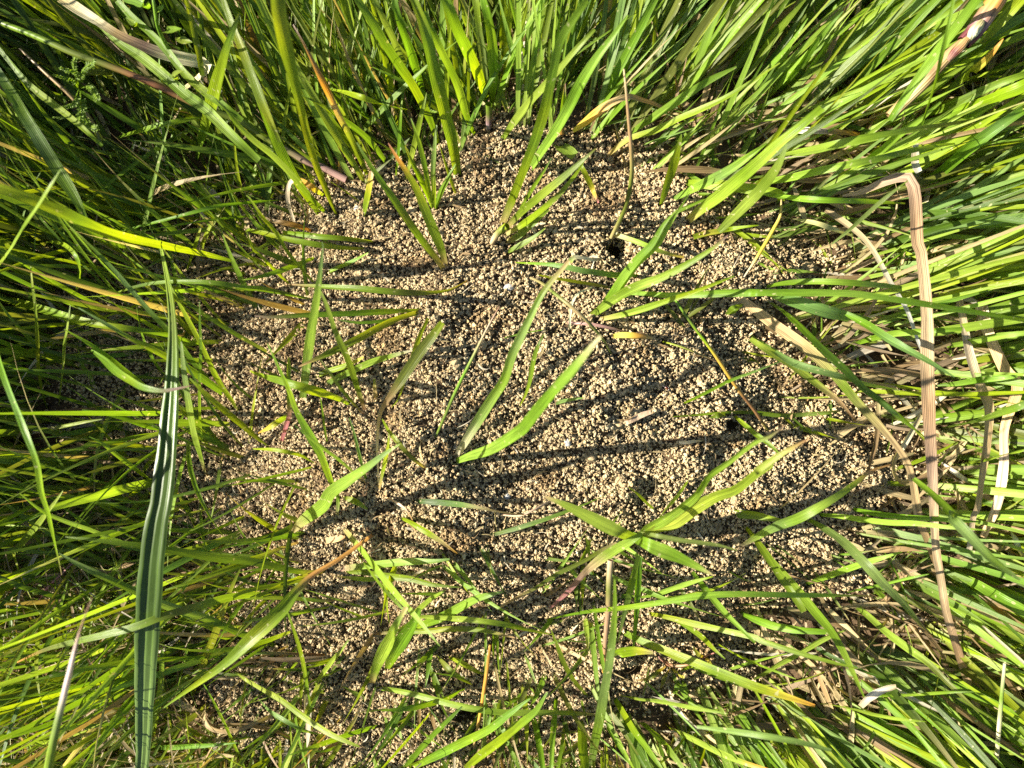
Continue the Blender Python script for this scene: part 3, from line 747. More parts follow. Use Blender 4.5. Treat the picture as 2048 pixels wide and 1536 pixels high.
thing(GB, 'short wide yellow-green leaf with a withered tip beside the wilted seedling', CB, 'K GYYNS 50/66/66/60/40/16 22f 600,920 660,905 730,895 780,895 840,905', G_BOT)
thing(GB, 'dark green thin blade leaning over the shaded lower crumbs', CB, 'K dGGG 12/28/36/34/26/6 34r 505,1175 450,1110 400,1050 350,960 320,880 280,778', G_BOT)
thing(GB, 'pinkish-tipped pale level blade beneath the leaning folded leaf', CB, 'J GLLLGLLYS 20/42/46/44/44/42/42/38/30/8 30a 672,1100 760,1105 880,1128 1000,1160 1120,1190 1250,1215 1400,1232 K 300,1232 440,1238 552,1246', G_BOT)
thing(GT, 'small tuft of wide folded leaves crossed by two pointed ones, on the lower mound', CT, [
    'J SGLLLbS 26/56/80/92/80/56/36/26 84r 665,1088 690,990 730,900 770,820 800,750 830,700 860,655 fold=.35',
    'J YGGG 20/80/112/96/60/30 62r 745,1005 770,950 810,870 850,810 890,750 930,660 fold=.3',
    'J YGLLb 20/56/64/60/46/8 56r 880,775 960,745 1060,705 1150,655 1250,605 1385,570',
    'J GLLGGL 20/40/46/48/46/42/30/8 50a 860,715 950,708 1080,715 1250,728 1400,750 1536,780 K 290,805',
    'J PVGYGGS 16/20/30/38/38/30/8 36r 615,802 700,798 800,792 950,788 1100,774 1270,780 1452,822',
    'J GLLG 16/36/38/28/6 44r 868,708 920,670 990,610 1072,560'], G_T)
thing(GB, 'straight pale blade slanting down across the folded leaf tuft', CB, 'J SLLLLLG 30/42/50/50/46/38/26/6 92r 508,212 570,290 640,375 720,480 800,580 900,695 1042,868 tw=6 z=20/50/76/90/98', G_M)
thing(GB, 'darker narrow blade lying along the pale slanting one', CB, 'J GGdG 20/34/38/30/10 60r 590,370 660,460 740,560 800,625 862,690', G_M)
thing(GT, 'tuft spreading four blades sideways from a purple stem on the lower mound', CT, [
    'J KLLLb 20/44/50/46/38/10 40r 455,452 560,435 700,420 860,404 1000,402 1095,390',
    'J GGGGd 16/40/50/50/44/26/6 30r 470,460 600,462 740,482 880,500 1000,530 1155,546',
    'J PGdGGGGGb 16/38/50/58/60/54/46/36/24/6 60r 440,458 300,462 150,435 0,402 I 1200,385 1000,352 800,322 560,290 358,268',
    'J YYGYY 8/22/30/32/30/20/6 34r 440,440 300,500 160,530 0,560 I 1280,600 1190,690',
    'J PYYG 10/22/28/26/20/6 30r 400,455 300,480 200,520 100,565 0,600'], G_T)
thing('folded_shoot', 'long folded blade with a purple stem, sweeping down toward the broad dark leaf', 'grass blade',
      'J PPPPGGYGGYGb 22/26/28/32/56/92/96/84/64/48/34/16/4 60a 690,245 600,310 480,395 340,480 250,570 180,660 90,750 -20,850 I 1250,950 1130,1040 1000,1130 848,1242 fold=.5')
thing(GB, 'yellow-green blade rising from the lower soil to the small reddish stem', CB, 'J PYYG 12/26/36/34/26/8 36r 290,290 170,330 60,375 I 1350,400 1200,460 1050,515 905,560', G_L)
thing(GB, 'narrow yellow-green blade hanging tip down over the lower crumbs', CB, 'J GYYGG 10/24/32/34/28/18/5 44e 205,680 240,780 280,910 305,1040 325,1160 338,1252', G_M)
thing(GB, 'short folded green shoot leaning on the lower crumbs', CB, 'J GLLG 14/30/34/28/6 26r 340,1102 390,1030 450,950 500,890 542,832', G_M)
thing(GB, 'blade with its pointed end resting over the lower rim, pale yellow-green', CB, 'J GGYG 20/36/38/34/24/6 44r 712,1303 600,1335 480,1375 350,1420 212,1466', G_BOT)
thing(GB, 'short blade with a torn white tip below the folded leaf tuft', CB, 'J GGYW 30/36/34/26/10 30r 390,1550 460,1460 530,1340 575,1270 610,1190', G_BOT)
thing(GB, 'green blade rising from the bottom grass to the dark lower hole', CB, 'J GGGd 20/42/44/38/28/8 40r 835,1550 920,1450 1000,1360 1080,1280 1165,1198', G_BOT)
thing(GB, 'short bluish upright blade beside the orange stem', CB, 'J bbG 10/26/30/26/20/6 34r 1272,1480 1285,1400 1292,1300 1295,1230 1292,1165', G_BOT)
thing(GB, 'wide bright blade crossing the orange stem near the foot', CB, 'J YGYGG 26/50/56/52/40/10 56r 870,1545 1020,1470 1160,1400 1310,1325 1420,1240 1536,1155', G_BOT)
thing(GB, 'second bright blade parallel to the one crossing the orange stem', CB, 'J YYYGG 30/56/60/56/40/10 60r 1160,1560 1260,1470 1380,1380 1460,1310 K 190,1230 260,1120', G_BOT)
thing(GB, 'olive blade lying below the tip of the slanting pale one', CB, 'J VVGV 10/34/42/38/26/6 16a 1010,905 1050,950 1100,1005 1150,1040 1222,1080', G_M)
thing(GB, 'short bright blade lying beside the olive one on the lower mound', CB, 'J YYYG 10/30/36/30/8 12a 1080,928 1130,945 1180,970 1230,1000 1282,1022', G_M)
thing(GB, 'bright folded blade lying across the pinkish-tipped pale blade', CB, 'J GYYGY 10/28/44/48/44/30/6 34r 1205,1088 1140,1120 1080,1155 980,1185 860,1210 718,1222', G_M)
thing(GB, 'reddish-brown stem-like blade lying level on the shaded crumbs', CB, 'J RRTG 10/20/24/24/18 12r 460,918 330,912 200,908 80,906 0,910', G_M)
thing(GB, 'level yellow-green blade with a brown point on the lower crumbs', CB, 'J RTGYYG 4/14/26/30/28/26/20 16r 612,604 500,612 400,618 260,608 120,602 0,606 I 1330,600', G_M)
thing('grass_shoot', 'pale green tip of a blade floating over the crumbs near the folded leaf tuft', CB, 'J GGbb 8/20/28/26/18/5 40r 470,648 330,672 180,702 60,718 I 1330,740', G_M)

# ---------- left side
thing(GB, 'curling green blade with a brown tip hooked over the broad dark leaf', CB, 'E GGGYGVPT 10/36/48/50/46/38/28/20/6 95a 500,575 570,630 640,695 710,740 780,780 880,800 960,790 1048,772 z=60/80/92/96/94', G_L)
thing(GB, 'bright straight blade whose root end passes beneath the broad dark leaf', CB, 'E YYYYGYY 20/40/50/52/46/36/20/5 60r 890,838 800,775 720,715 640,650 560,590 470,530 352,462', G_L)
thing(GB, 'long bright blade running level from the shaded grass to the small shoot', CB, 'E YYGYYGGG 44/54/56/54/48/42/34/26/8 50a -30,285 120,320 250,358 420,410 600,445 780,468 950,502 1120,552', G_L)
thing(GB, 'narrow bluish blade with a thin tip crossing behind the broad dark leaf', CB, 'E GGYYbb 30/46/48/42/34/28/22/6 46r 1260,840 1150,760 1020,670 900,605 800,555 720,515 580,432 430,345', G_L)
thing(GB, 'long green blade with a silvery sheen slanting toward the broad dark leaf', CB, 'E GGGbbGY 30/46/44/42/40/34/28/20/6 64r 1170,760 1060,645 960,505 850,395 740,270 600,110 470,-20 A 380,1240', G_L)
thing(GB, 'bright yellow-green blade descending beside the broad dark leaf', CB, 'E VYYYYYG 20/44/52/50/46/42/36/20/8 54r 1310,940 1280,870 1190,730 1100,540 1010,370 960,275 925,200', G_L)
thing(GB, 'thin upright green blade between two paler ones beside the broad dark leaf', CB, 'E GYGGGG 12/22/22/22/20/16/5 72r 1115,1110 1100,1000 1094,850 1096,700 1102,560 1096,430 1094,312', G_L)
thing(GB, 'wide pale upright blade standing right beside the broad dark leaf', CB, 'E SGLLbbb 16/40/56/58/54/46/36/10 64r 1135,1290 1105,1180 1070,1060 1048,950 1022,780 1005,660 995,530', G_L)
thing(GB, 'bright blade running down to the crumbs from the upright pale blade', CB, 'E GYYYYG 10/34/50/52/46/34/10 48r 1485,1115 1400,1050 1300,965 1210,890 1120,810 1040,730', G_L)
thing(GB, 'tall slightly blurred blade bending down in front of the shaded grass, tip brown', CB, 'I TYYYYGGbGG 6/20/36/44/46/46/48/46/42/36 100h 338,478 322,400 290,260 260,130 225,20 E 200,1200 150,1060 95,920 40,780 5,680 -30,560 z=60/86/100/104/96/80', G_L)
thing(GB, 'upright blade in the shaded grass with a straight fine tip', CB, 'E GGYGGY 22/34/38/36/30/24/6 60r 265,920 235,820 212,690 205,520 195,360 178,220 168,110', G_L)
thing(GB, 'pale banded upright blade beside the shaded fine-tipped one', CB, 'E LGLGLG 10/22/28/30/26/16/5 48r 322,890 330,800 345,680 352,560 366,470 385,330', G_L)
thing(GB, 'hooked leaf folding back on itself in the shaded grass', CB, 'E SGYGYYY 16/34/40/38/36/34/24/8 50a 412,280 425,230 436,140 415,60 370,10 A 320,1330 250,1328', G_L)
thing(GB, 'short pale blade slanting out of the dark soil toward the broad dark leaf', CB, 'E YYLLLG 12/34/42/40/30/20/5 44r 850,1310 790,1265 720,1212 640,1150 570,1095 488,1052', G_L)
thing(GB, 'thin level blade pointing away from the middle of the broad dark leaf', CB, 'E YGGGY 20/26/28/24/16/5 34r 880,1035 760,1050 640,1075 520,1098 420,1118 330,1140', G_L)
thing(GB, 'pale whitish level blade rooted in the shaded grass', CB, 'E YLWLLG 24/30/30/28/26/20/6 34r -20,1065 100,1042 200,1022 320,1000 440,975 560,955', G_L)
thing(GB, 'wide pale blade with whitish patches passing under the broad dark leaf', CB, 'E GLLLLG 60/62/66/64/54/36/8 50r 900,1290 780,1315 650,1345 520,1380 400,1410 270,1450 160,1510', G_L)
thing(GB, 'long thin level blade in the dark between the two shaded uprights', CB, 'E GGGGG 8/20/24/26/24/18/6 36r 980,735 820,728 640,710 450,698 260,690 100,688 -20,692', G_L)
thing(GB, 'mid green wide level blade rooted behind the broad dark leaf', CB, 'E GGdGG 30/48/52/46/36/20/6 40r 930,1020 830,1000 740,970 650,940 560,920 450,905', G_L)
thing(GB, 'pale yellow-green blade rising steeply out of the pale thin grass', CB, 'I YLGLL 26/44/48/46/38/24/6 60r -20,460 60,370 130,290 200,210 260,130 300,80 345,15', G_L)
thing(GB, 'long thin blue-green blade slanting across the pale thin grass', CB, 'I bbbbGb 20/24/24/22/20/16/5 74r 760,320 640,288 500,232 350,180 230,125 110,30 z=30/50/66/76', G_L)
thing(GB, 'blue-green straight blade passing behind the broad dark leaf to the lower mound', CB, 'I GGGbbGbb 20/44/50/50/50/46/40/30/8 60r 1560,885 1430,835 1300,790 1180,735 1050,688 900,640 750,570 600,500 450,430 322,358', G_BOT)
thing(GB, 'long olive arching blade with a brown outer tip, crossing behind the broad dark leaf', CB, 'I GGGVGGGVO 24/44/52/50/46/48/44/36/20/6 60a 1560,602 1400,585 1250,602 1080,650 900,702 740,762 560,808 400,845 240,890 68,968', G_BOT)
thing(GB, 'bright yellow-green blade rooted by the lower soil, crossing behind the broad dark leaf', CB, 'I GGYYYGY 14/34/46/54/56/50/36/8 56r 1270,925 1120,930 980,938 800,945 640,965 480,990 330,1022 165,1058', G_BOT)
thing(GB, 'short dark straight stem-like blade in the thin pale grass', CB, 'I YYGG 14/26/30/28/20/6 40r 250,885 275,810 310,715 335,640 355,570 372,505', G_BOT)
thing(GB, 'translucent yellow-green blade standing on the lower soil behind the long folded one', CB, 'I YYYYG 20/38/46/46/40/30/10 40r 1040,1175 1080,1060 1120,950 1180,800 1220,680 1260,570 1318,440', G_BOT)
thing(GB, 'thin bright blade leaning down toward the foot of the picture from the long folded blade', CB, 'I GYYG 8/22/28/28/24/10 40e 1118,1078 1170,1170 1230,1290 1280,1400 1330,1510 1350,1570', G_BOT)
thing(GB, 'bright-edged blade standing close along the lower part of the broad dark leaf', CB, 'I YYYG 20/40/44/40/34/20 30r 830,1400 845,1290 868,1180 882,1080 888,960 890,890', G_BOT)
thing(GB, 'level green blade near the foot of the broad dark leaf', CB, 'I GGGG 30/36/36/30/20/6 34r 800,1420 920,1425 1040,1418 1150,1412 1300,1398', G_BOT)
thing(GB, 'pale green blade slanting over the lowest crumbs', CB, 'I GLLGLLG 10/34/46/50/48/46/40/12 50r 1255,985 1330,1040 1430,1100 1536,1160 J 270,1240 360,1300 460,1360 600,1420', G_BOT)
thing(GB, 'blue-green thin blade curling beneath the slanting pale one near the foot', CB, 'J bbbG 10/22/28/26/20/5 24a 40,1150 110,1225 190,1275 280,1325 395,1355', G_BOT)

# ---------- top left
thing(GB, 'bright blurred wide blade reaching in high over the shaded soil', CB, 'A GYYYYGYYY 20/40/56/66/72/74/74/70/66 120h 1270,1430 1130,1395 1000,1368 800,1325 600,1278 450,1215 300,1145 150,1085 0,1035 -60,1015 z=20/50/80/100/110/116', G_TOP)
thing(GB, 'wide dark green blade with a pale midrib slanting through the dark grass', CB, 'A GGGdbGGb 30/56/76/80/78/70/60/50 70h 480,1230 420,1100 350,985 270,860 200,745 130,630 60,510 -30,370', G_TOP)
thing(GB, 'wide sun-flecked blade under the pinkish-white twisted straw', CB, 'A GGLGGLGLG 40/60/70/74/72/70/62/50/30 50h 1420,880 1250,720 1130,600 1020,520 930,440 850,370 760,300 650,225 540,120 470,40', G_TOP)
thing(GB, 'green blade running down from the hairy weed to the bright upright one', CB, 'A GGYGGGG 30/50/56/56/54/48/40 60h 1330,660 1230,580 1120,500 1010,400 900,260 800,160 720,90 640,0', G_TOP)
thing(GB, 'bright upright blade with light showing through it, over the dark grass', CB, 'A GGYYYYGV 20/50/74/84/80/60/36/30/14 80r 1075,890 1095,790 1125,680 1160,560 1190,440 1220,340 1240,270 1280,160 1312,78', G_TOP)
thing(GB, 'narrow upright green blade crossing the twisted straw', CB, 'A GYGYG 30/36/36/34/30/20 60h 1110,415 1095,320 1075,220 1050,110 1030,30 1012,-30', G_TOP)
thing(GB, 'long green blade leaning down the whole dark corner to the upper rim', CB, 'A GYGGYGG 20/50/60/60/56/50/40 74h 1536,780 1490,680 1440,570 1390,440 1330,280 1270,130 1220,-10', G_TOP)
thing(GB, 'silvery blue-green blade with its fine tip against the bright upright blade', CB, 'B GGbbbGb 24/36/44/46/44/36/24/6 64r 430,1180 330,1080 230,960 120,850 20,770 A 1300,680 1240,600 1180,538', G_TOP)
thing(GB, 'pale stray blade crossing the bright blurred one in the shaded corner', CB, 'A YLGLLG 30/44/46/44/38/26/6 90r -20,1470 60,1360 130,1240 200,1140 250,1060 295,990 335,925 z=60/100/122/124', G_TOP)
thing(GB, 'thin green blade arching from the upper rim across the dark grass', CB, 'A GGGGG 26/30/30/28/22/16/6 50a 1560,1095 1400,1108 1200,1130 1020,1175 880,1212 750,1245 590,1292', G_TOP)
thing(GB, 'short pale blade lit at its tip near the feathery weed', CB, 'A LLLG 14/36/42/34/6 24r 165,665 175,600 200,550 232,480', G_TOP)
thing(GB, 'short yellow-lit blade section behind the thick arching stem', CB, 'A YYYY 10/34/46/50/50 20f 425,410 480,402 530,395 580,395 620,400', G_TOP)
thing(GB, 'sun-striped blade lying level in the dark grass below the thick arching stem', CB, 'A GYLYLG 12/36/44/44/40/30/10 34a 620,760 740,725 860,690 980,665 1080,645 1200,638', G_TOP)
thing(GB, 'short yellow blade standing on the shaded upper rim', CB, 'A YYYN 20/34/34/26/8 26r 1020,1500 1050,1410 1080,1320 1103,1232', G_TOP)
thing(GB, 'green blade pointing up and outward at the dark corner', CB, 'A GYYGG 20/40/46/44/36/30 60h 560,800 440,690 330,600 200,500 110,410 -20,250', G_TOP)

# hairy weed with oval leaves
weed = [('stem', 'A YGGL 16/20/22/18/14 84r 1010,420 930,280 870,160 850,60 838,-20 tube=1 m=stem'),
        ('leaf', 'A GLLG 10/60/84/80/50/10 76f 832,52 790,20 740,-5 690,-10 650,-30 fold=.25'),
        ('leaf', 'A GLLG 8/50/70/70/46/8 74f 885,185 910,165 940,162 970,160 995,158 fold=.3'),
        ('leaf', 'A GLG 8/30/34/26/6 70f 860,70 870,55 885,40 897,25'),
        ('leaf', 'A GLLG 8/46/60/56/30/6 60f 960,205 985,215 1010,222 1035,228 1055,232 fold=.35'),
        ('leaf', 'A GGLG 8/36/50/44/24/6 62f 760,140 735,130 715,115 700,105 690,95 fold=.3'),
        ('leaf', 'A GLLL 8/30/44/40/20/6 50f 980,440 960,425 955,410 975,395 1010,390')]
thing('hairy_weed', 'small hairy weed with oval light green leaves in the dark grass by the twisted straw', 'weed', weed)

# feathery weed: fronds made of many narrow lobes
def feathery():
    ox, oy = px2m(CROP['A'][0] + 430 * CS, CROP['A'][1] + 470 * CS, .02)
    base = (ox, oy, gz(ox, oy))
    root = bpy.data.objects.new('feathery_weed', None); COL.objects.link(root); root.location = base
    tag(root, 'low weed with finely divided feathery leaves under the thick arching stem', 'weed')
    A = CROP['A']
    stalk = np.array([(0, 0, 0), (.001, 0, .012), (0, .001, .024), (0, 0, .031)])
    V, Q, C, U = tube(catmull(stalk, 10), np.full(10, .0009), 6, ramp('VG', np.linspace(0, 1, 10)), 0)
    link('stem', make_mesh('stem', V, Q, C, U, MAT['stem']), (0, 0, 0), root)
    fronds = [((430, 470), (410, 400), (330, 370), 150), ((430, 470), (450, 390), (500, 345), 130), ((430, 480), (390, 440), (300, 410), 130),
              ((430, 490), (400, 560), (330, 590), 130), ((440, 500), (440, 600), (430, 670), 130), ((440, 480), (490, 480), (530, 540), 100),
              ((420, 470), (400, 350), (420, 300), 110), ((450, 620), (480, 680), (520, 700), 100), ((380, 620), (330, 640), (290, 640), 90)]
    for f, (a, b_, c, sz) in enumerate(fronds):
        P2 = catmull(np.array([(A[0] + p[0] * CS, A[1] + p[1] * CS) for p in (a, b_, c)]), 12)
        t = np.linspace(0, 1, 12); hz = base[2] + .004 + .022 * t ** .7 - .004 * f % 3
        hz = base[2] + .030 + (.032 - .002 * f) * t ** .7
        k = (CAM_H - hz) / F_PX
        P = np.stack([(P2[:, 0] - 1024) * k, -(P2[:, 1] - 768) * k, hz], 1)
        parts = []
        C = ramp('GGL', t)
        parts.append(ribbon(P, np.full(12, .0009), np.zeros(12), .2, 3, C, random.random()))
        for j in range(3, 12):
            T = P[j] - P[j - 1]; T /= np.linalg.norm(T)
            for s in (-1, 1) if j < 11 else (-1, 0, 1):
                ang = s * math.radians(random.uniform(38, 55))
                d = np.array([T[0] * math.cos(ang) - T[1] * math.sin(ang), T[0] * math.sin(ang) + T[1] * math.cos(ang), random.uniform(-.1, .3)])
                ln = sz * CS * k[j] * .40 * (1.05 - .5 * abs(j / 11 - .55)) * random.uniform(.8, 1.15)
                tt = np.linspace(0, 1, 6)
                Q_ = P[j] + d * ln * tt[:, None] + np.array([0, 0, -.2 * ln]) * (tt[:, None] ** 2)
                Wd = ln * .30 * width_profile('o', tt)
                parts.append(ribbon(Q_, Wd, np.full(6, random.uniform(-.3, .3)), .25, 3, ramp('GL', tt), random.random()))
                for s2 in (-1, 1):
                    a2 = s2 * .7
                    d2 = np.array([d[0] * math.cos(a2) - d[1] * math.sin(a2), d[0] * math.sin(a2) + d[1] * math.cos(a2), d[2]])
                    Q2 = Q_[2] + d2 * ln * .5 * tt[:, None]
                    parts.append(ribbon(Q2, ln * .2 * width_profile('o', tt), np.zeros(6), .25, 3, ramp('GL', tt), random.random()))
        V, Q, C, U = merge(parts)
        link('frond', make_mesh('frond', V - np.array(base), Q, C, U, MAT['leaf']), (0, 0, 0), root)
feathery()

# ---------- top middle
thing(GT, 'stout tuft of wide upright blades on a reddish stem at the upper rim', CT, [
    'B GYYGGGG 30/70/90/92/88/80/70/60 80r 1310,585 1285,500 1245,390 1200,290 1150,190 1110,90 1075,0 1055,-50 fold=.3',
    'B YGGYGG 26/50/60/60/56/50/40 84r 1322,580 1335,470 1335,360 1328,240 1310,120 1280,0 1270,-40',
    'B GbbGG 20/40/46/46/44/36 74r 1300,560 1290,440 1275,300 1255,150 1240,0 1235,-40',
    ('stem', 'B WPVG 26/34/36/38 14l 1310,720 1310,670 1312,620 1310,570 tube=1 m=stem')], G_TOP)
thing(GB, 'wide bright upright blade lit from behind, blunt where it enters the crumbs', CB, 'B GYGYGGGYG 50/66/80/84/84/78/72/64/50 84r 1140,985 1130,900 1110,780 1080,660 1050,540 1015,400 985,260 945,120 900,0 885,-50', G_TOP)
thing(GB, 'mid green blade with sun stripes behind the wide bright one', CB, 'B GGLGLGG 20/46/60/62/60/50/40 60r 1240,755 1190,640 1150,500 1100,380 1040,260 990,150 955,60', G_TOP)
thing(GB, 'broad green blade leaning from the upper rim, behind the small shoot', CB, 'B GGYGGGG 24/50/64/68/66/60/50 74r 1040,800 980,640 900,480 820,360 740,240 670,120 590,0 570,-40', G_TOP)
thing(GB, 'green upright blade ending above the small shoot', CB, 'B GGGGG 20/46/56/58/54/46/36 70r 970,560 930,440 890,310 850,200 815,100 790,-10', G_TOP)
thing(GB, 'blue-green blade standing left of the wide bright upright one', CB, 'B GbbbG 20/40/46/46/40/30 66r 880,440 830,320 780,200 730,100 680,-10', G_TOP)
thing(GT, 'small shoot of four narrow leaves on the upper crumbs', CT, [
    'B GYbbb 20/30/36/36/28/10 34r 1012,1170 1010,1080 1005,960 1010,840 1022,685',
    'B GYGYG 16/30/36/34/26/6 40r 1010,1165 985,1060 960,920 930,790 882,648',
    'B GYYYN 12/34/40/30/6 26r 1010,1160 970,1060 930,970 890,890 850,800',
    'B GGGG 14/38/42/30/6 20r 1014,1160 1040,1070 1080,990 1128,898'], G_T)
thing(GT, 'pair of long leaning blades, one reddish-tipped, rooted by the mound top', CT, [
    'B SVGVGGGb 30/46/52/52/50/44/36/26/6 56r 1078,1500 1030,1430 960,1340 880,1230 800,1110 730,1010 650,890 585,780',
    'B SGGGYYOR 20/50/66/70/60/46/38/28/6 44r 1080,1480 1050,1370 1010,1270 960,1150 920,1050 870,960 810,870 758,785'], G_T)
thing(GB, 'tall blurred upright blade widening toward its top, over the dark grass', CB, 'B GYYYGGYG 10/34/44/46/52/66/80/90/90 118r 482,1195 440,1100 400,1000 340,840 290,640 240,430 200,270 165,100 150,-40', G_TOP)
thing(GB, 'long green blade running down to the upper crumbs left of the stub', CB, 'B GYGGGGG 26/50/60/62/60/50/40/30 60r 392,1195 330,1100 250,980 180,850 110,690 50,540 0,410 -40,300', G_TOP)
thing('grass_stub', 'short cut-off blade with a yellow top standing on the upper crumbs', 'grass blade', 'B GGYNS 40/46/46/44/38/34 22r 618,1192 632,1130 645,1070 658,1000 666,940', None)
thing(GB, 'blade with a long dead brown and white tip beside the tall blurred one', CB, 'B GGLSOTTW 24/36/42/44/40/46/30/16/8 70r 652,975 600,860 545,740 490,640 440,530 380,410 310,270 236,135', G_TOP)
thing(GB, 'thin straight pale shoot between the two leaning blades', CB, 'B YGGY 14/22/24/20/6 40r 798,985 812,860 822,720 834,540', G_TOP)
thing(GB, 'straight green blade with a fine tip beside the small four-leaved shoot', CB, 'B GLGGG 18/36/42/40/30/6 50r 848,1000 875,900 905,780 935,650 967,508', G_TOP)
thing(GB, 'green blade slanting from the upper crumbs into the dark grass', CB, 'B GGGYG 20/40/46/44/34/20/6 50r 765,915 680,800 600,720 500,650 400,580 270,515', G_TOP)
thing(GB, 'yellow-green blade arching level over the slanting ones', CB, 'B YGYYYG 20/40/46/44/34/22/6 74a 880,605 780,585 680,555 600,530 500,500 390,483', G_TOP)
thing('dead_shoot', 'yellow and orange dying leaf at the upper rim, beneath a long green blade', 'grass blade', 'B GNOOT 14/34/44/40/28/16 22a 410,1075 370,1050 330,1020 290,995 245,975', None)
thing(GB, 'narrow level blade lying on the upper crumbs, first of two', CB, 'B VYGGG 8/28/34/34/30/26 16a 695,1328 600,1318 480,1305 380,1298 270,1285 180,1278', G_TOP)
thing(GB, 'longer level blade lying just below the narrow level one', CB, 'B VYGGYG 10/30/40/40/36/32/28 20a 655,1360 560,1362 430,1350 300,1330 180,1305 60,1275 -20,1260', G_TOP)
thing('dead_shoot', 'brown dead leaf lying level at the rim beneath the green blades', 'grass blade', 'B ROTS 10/34/38/30/24/10 10a 350,1272 280,1245 200,1225 120,1210 40,1190', None)
thing(GT, 'fan of long bright blades leaning up and away from the mound top', CT, [
    'C SYYGYGGGG 36/56/62/64/64/62/56/50/44 90r 0,1260 60,1110 130,930 195,760 245,600 285,420 330,230 400,110 480,0',
    'C SGGLbbV 20/46/56/54/44/30/8 60r 10,1280 110,1170 220,1075 330,985 430,900 525,815',
    'C SYYVYY 18/36/40/38/30/24/8 50r 10,1300 110,1240 230,1150 330,1060 420,950 470,860',
    'C SGGGG 18/48/54/46/30/8 12r 15,1335 90,1300 160,1240 220,1190 270,1150',
    'C GbbbG 10/38/44/36/20/5 14r 25,1390 100,1350 180,1305 250,1250',
    'C GGGb 8/26/28/24/16/5 50r 100,1160 150,1080 200,1000 240,940 282,868',
    ('stem', 'B SSVY 24/36/40/40 10l 1318,1350 1345,1300 1375,1265 C 40,1240 tube=1 m=stem')], G_T)
thing(GB, 'pale long blade rising steeply behind the fan of bright blades', CB, 'C LLLGLLL 40/60/72/72/66/54/40/10 74r 150,950 220,840 300,720 370,600 440,460 520,330 610,210 702,82', G_TOP)
thing(GB, 'straight pale green blade crossing behind the fan toward the upper edge', CB, 'C GLLLLG 30/50/54/50/44/36/20 70r 0,780 90,650 180,540 290,420 400,290 520,160', G_TOP)
thing(GB, 'short spiky red-edged leaf standing at the top of the crumbs', CB, 'C KVGYK 20/46/52/44/26/5 34r 340,760 340,690 345,620 350,550 358,458', G_TOP)
thing(GB, 'small yellow leaf with a pink tip pointing down at the shade stripes', CB, 'C GYYNK 20/38/36/26/10 18e 440,900 470,960 500,1020 520,1070 540,1112', G_TOP)
thing(GB, 'broad green and yellow leaf standing beside the shade above the large tuft', CB, 'C GGYYG 20/52/64/62/46/8 44r 880,1135 915,1020 945,930 970,840 995,735', G_TOP)
thing(GB, 'wide pale blade pointing right above the dark hole', CB, 'C bLbLG 20/54/66/60/44/8 50r 930,1105 1030,1050 1150,990 1260,930 1360,860 1465,785', G_R)
thing(GB, 'narrow folded blade crossing the pale stem above the hole, twin of its neighbour', CB, 'C SLLGL 20/46/56/54/44/26/8 60r 560,880 700,765 850,715 980,650 1120,590 1280,510 1536,345', G_R)
thing(GB, 'pale pointed blade beneath the folded one above the hole', CB, 'C GLLGL 20/44/52/50/36/10 54r 690,745 800,670 920,590 1040,510 1150,440 1298,366', G_R)
thing(GB, 'yellow blade tip lying over the soil edge beside the large tuft', CB, 'C YYYNY 6/24/34/36/36 20e 1420,1235 1300,1250 1200,1268 1130,1280 1062,1300', G_R)
thing(GB, 'wide pale blade at the sunny rim pointing up and outward, tip off frame', CB, 'C SLLGLLGG 40/70/84/84/80/70/60/50 70r 1010,1230 1100,1150 1200,1075 1320,975 1440,870 D 200,780 310,690 430,590', G_R)
thing(GB, 'second wide pale blade beside the one at the sunny rim', CB, 'C GLLGLb 40/66/74/72/60/46/10 80r 1200,1270 1270,1200 1340,1130 1410,1060 1480,975 D 190,900 235,790 z=30/50/70/84', G_R)
thing(GB, 'yellow-green wide level blade half under the pale ones at the sunny rim', CB, 'C GYYLY 30/56/64/62/50/40 26r 1000,1000 1120,1010 1250,1022 1400,1040 1536,1062 D 200,1100', G_R)
thing('leaf_fragment', 'broken pale leaf piece with torn blunt ends on the upper crumbs', 'grass blade', 'C LLL 70/80/80/70 12f 310,790 345,810 380,830 410,855', None)
thing(GB, 'white-backed narrow blade lying from the dark hole to the large tuft', CB, 'C WLLS 26/30/32/26/14 16a 610,1278 700,1308 800,1345 900,1385 1010,1412', G_R)

# ---------- top right and right
thing('reed_stalk', 'thick old reed stalk with a maroon joint lying in the top right grass', 'reed', [
    ('culm', 'D TTSTQTTT 60/66/70/74/72/70/60 30h 800,640 900,540 1000,440 1100,330 1180,255 1215,225 tube=1 m=reed z=26/34/40/44'),
    ('sheath', 'D MMPTOTT 84/96/104/104/104/104 30h 1205,235 1260,180 1310,110 1360,40 1400,-20 1440,-70 tube=1 m=reed z=44/48/50/52'),
    ('bud_scar', 'D SWSS 20/50/64/60/30 40h 1232,225 1248,195 1270,165 1290,140 1305,118 tube=1 m=reed z=47/52/53/50'),
    ('sheath', 'D PMTT 20/50/56/50/30 30h 1120,330 1150,295 1190,255 1215,225 1240,210 tube=1 m=reed z=44/49/49')])
thing(GB, 'wide light green blade lying along the reed stalk', CB, 'D GLLLLG 40/60/66/66/60/56 50h 800,660 900,510 1000,370 1100,230 1200,100 1290,-20 z=44/56/62/64', G_R)
thing(GB, 'bright yellow wide blade running beside the maroon reed joint to the corner', CB, 'D YYYYY 40/60/76/84/84 60h 1300,240 1380,150 1450,70 1510,0 1560,-60 z=40/50/54', G_R)
thing(GB, 'thin dark green blade crossing the others steeply near the reed stalk', CB, 'D GGGGG 12/26/30/28/24/20 90r 975,690 1010,580 1050,450 1085,300 1120,150 1150,0 z=50/80/96/100', G_R)
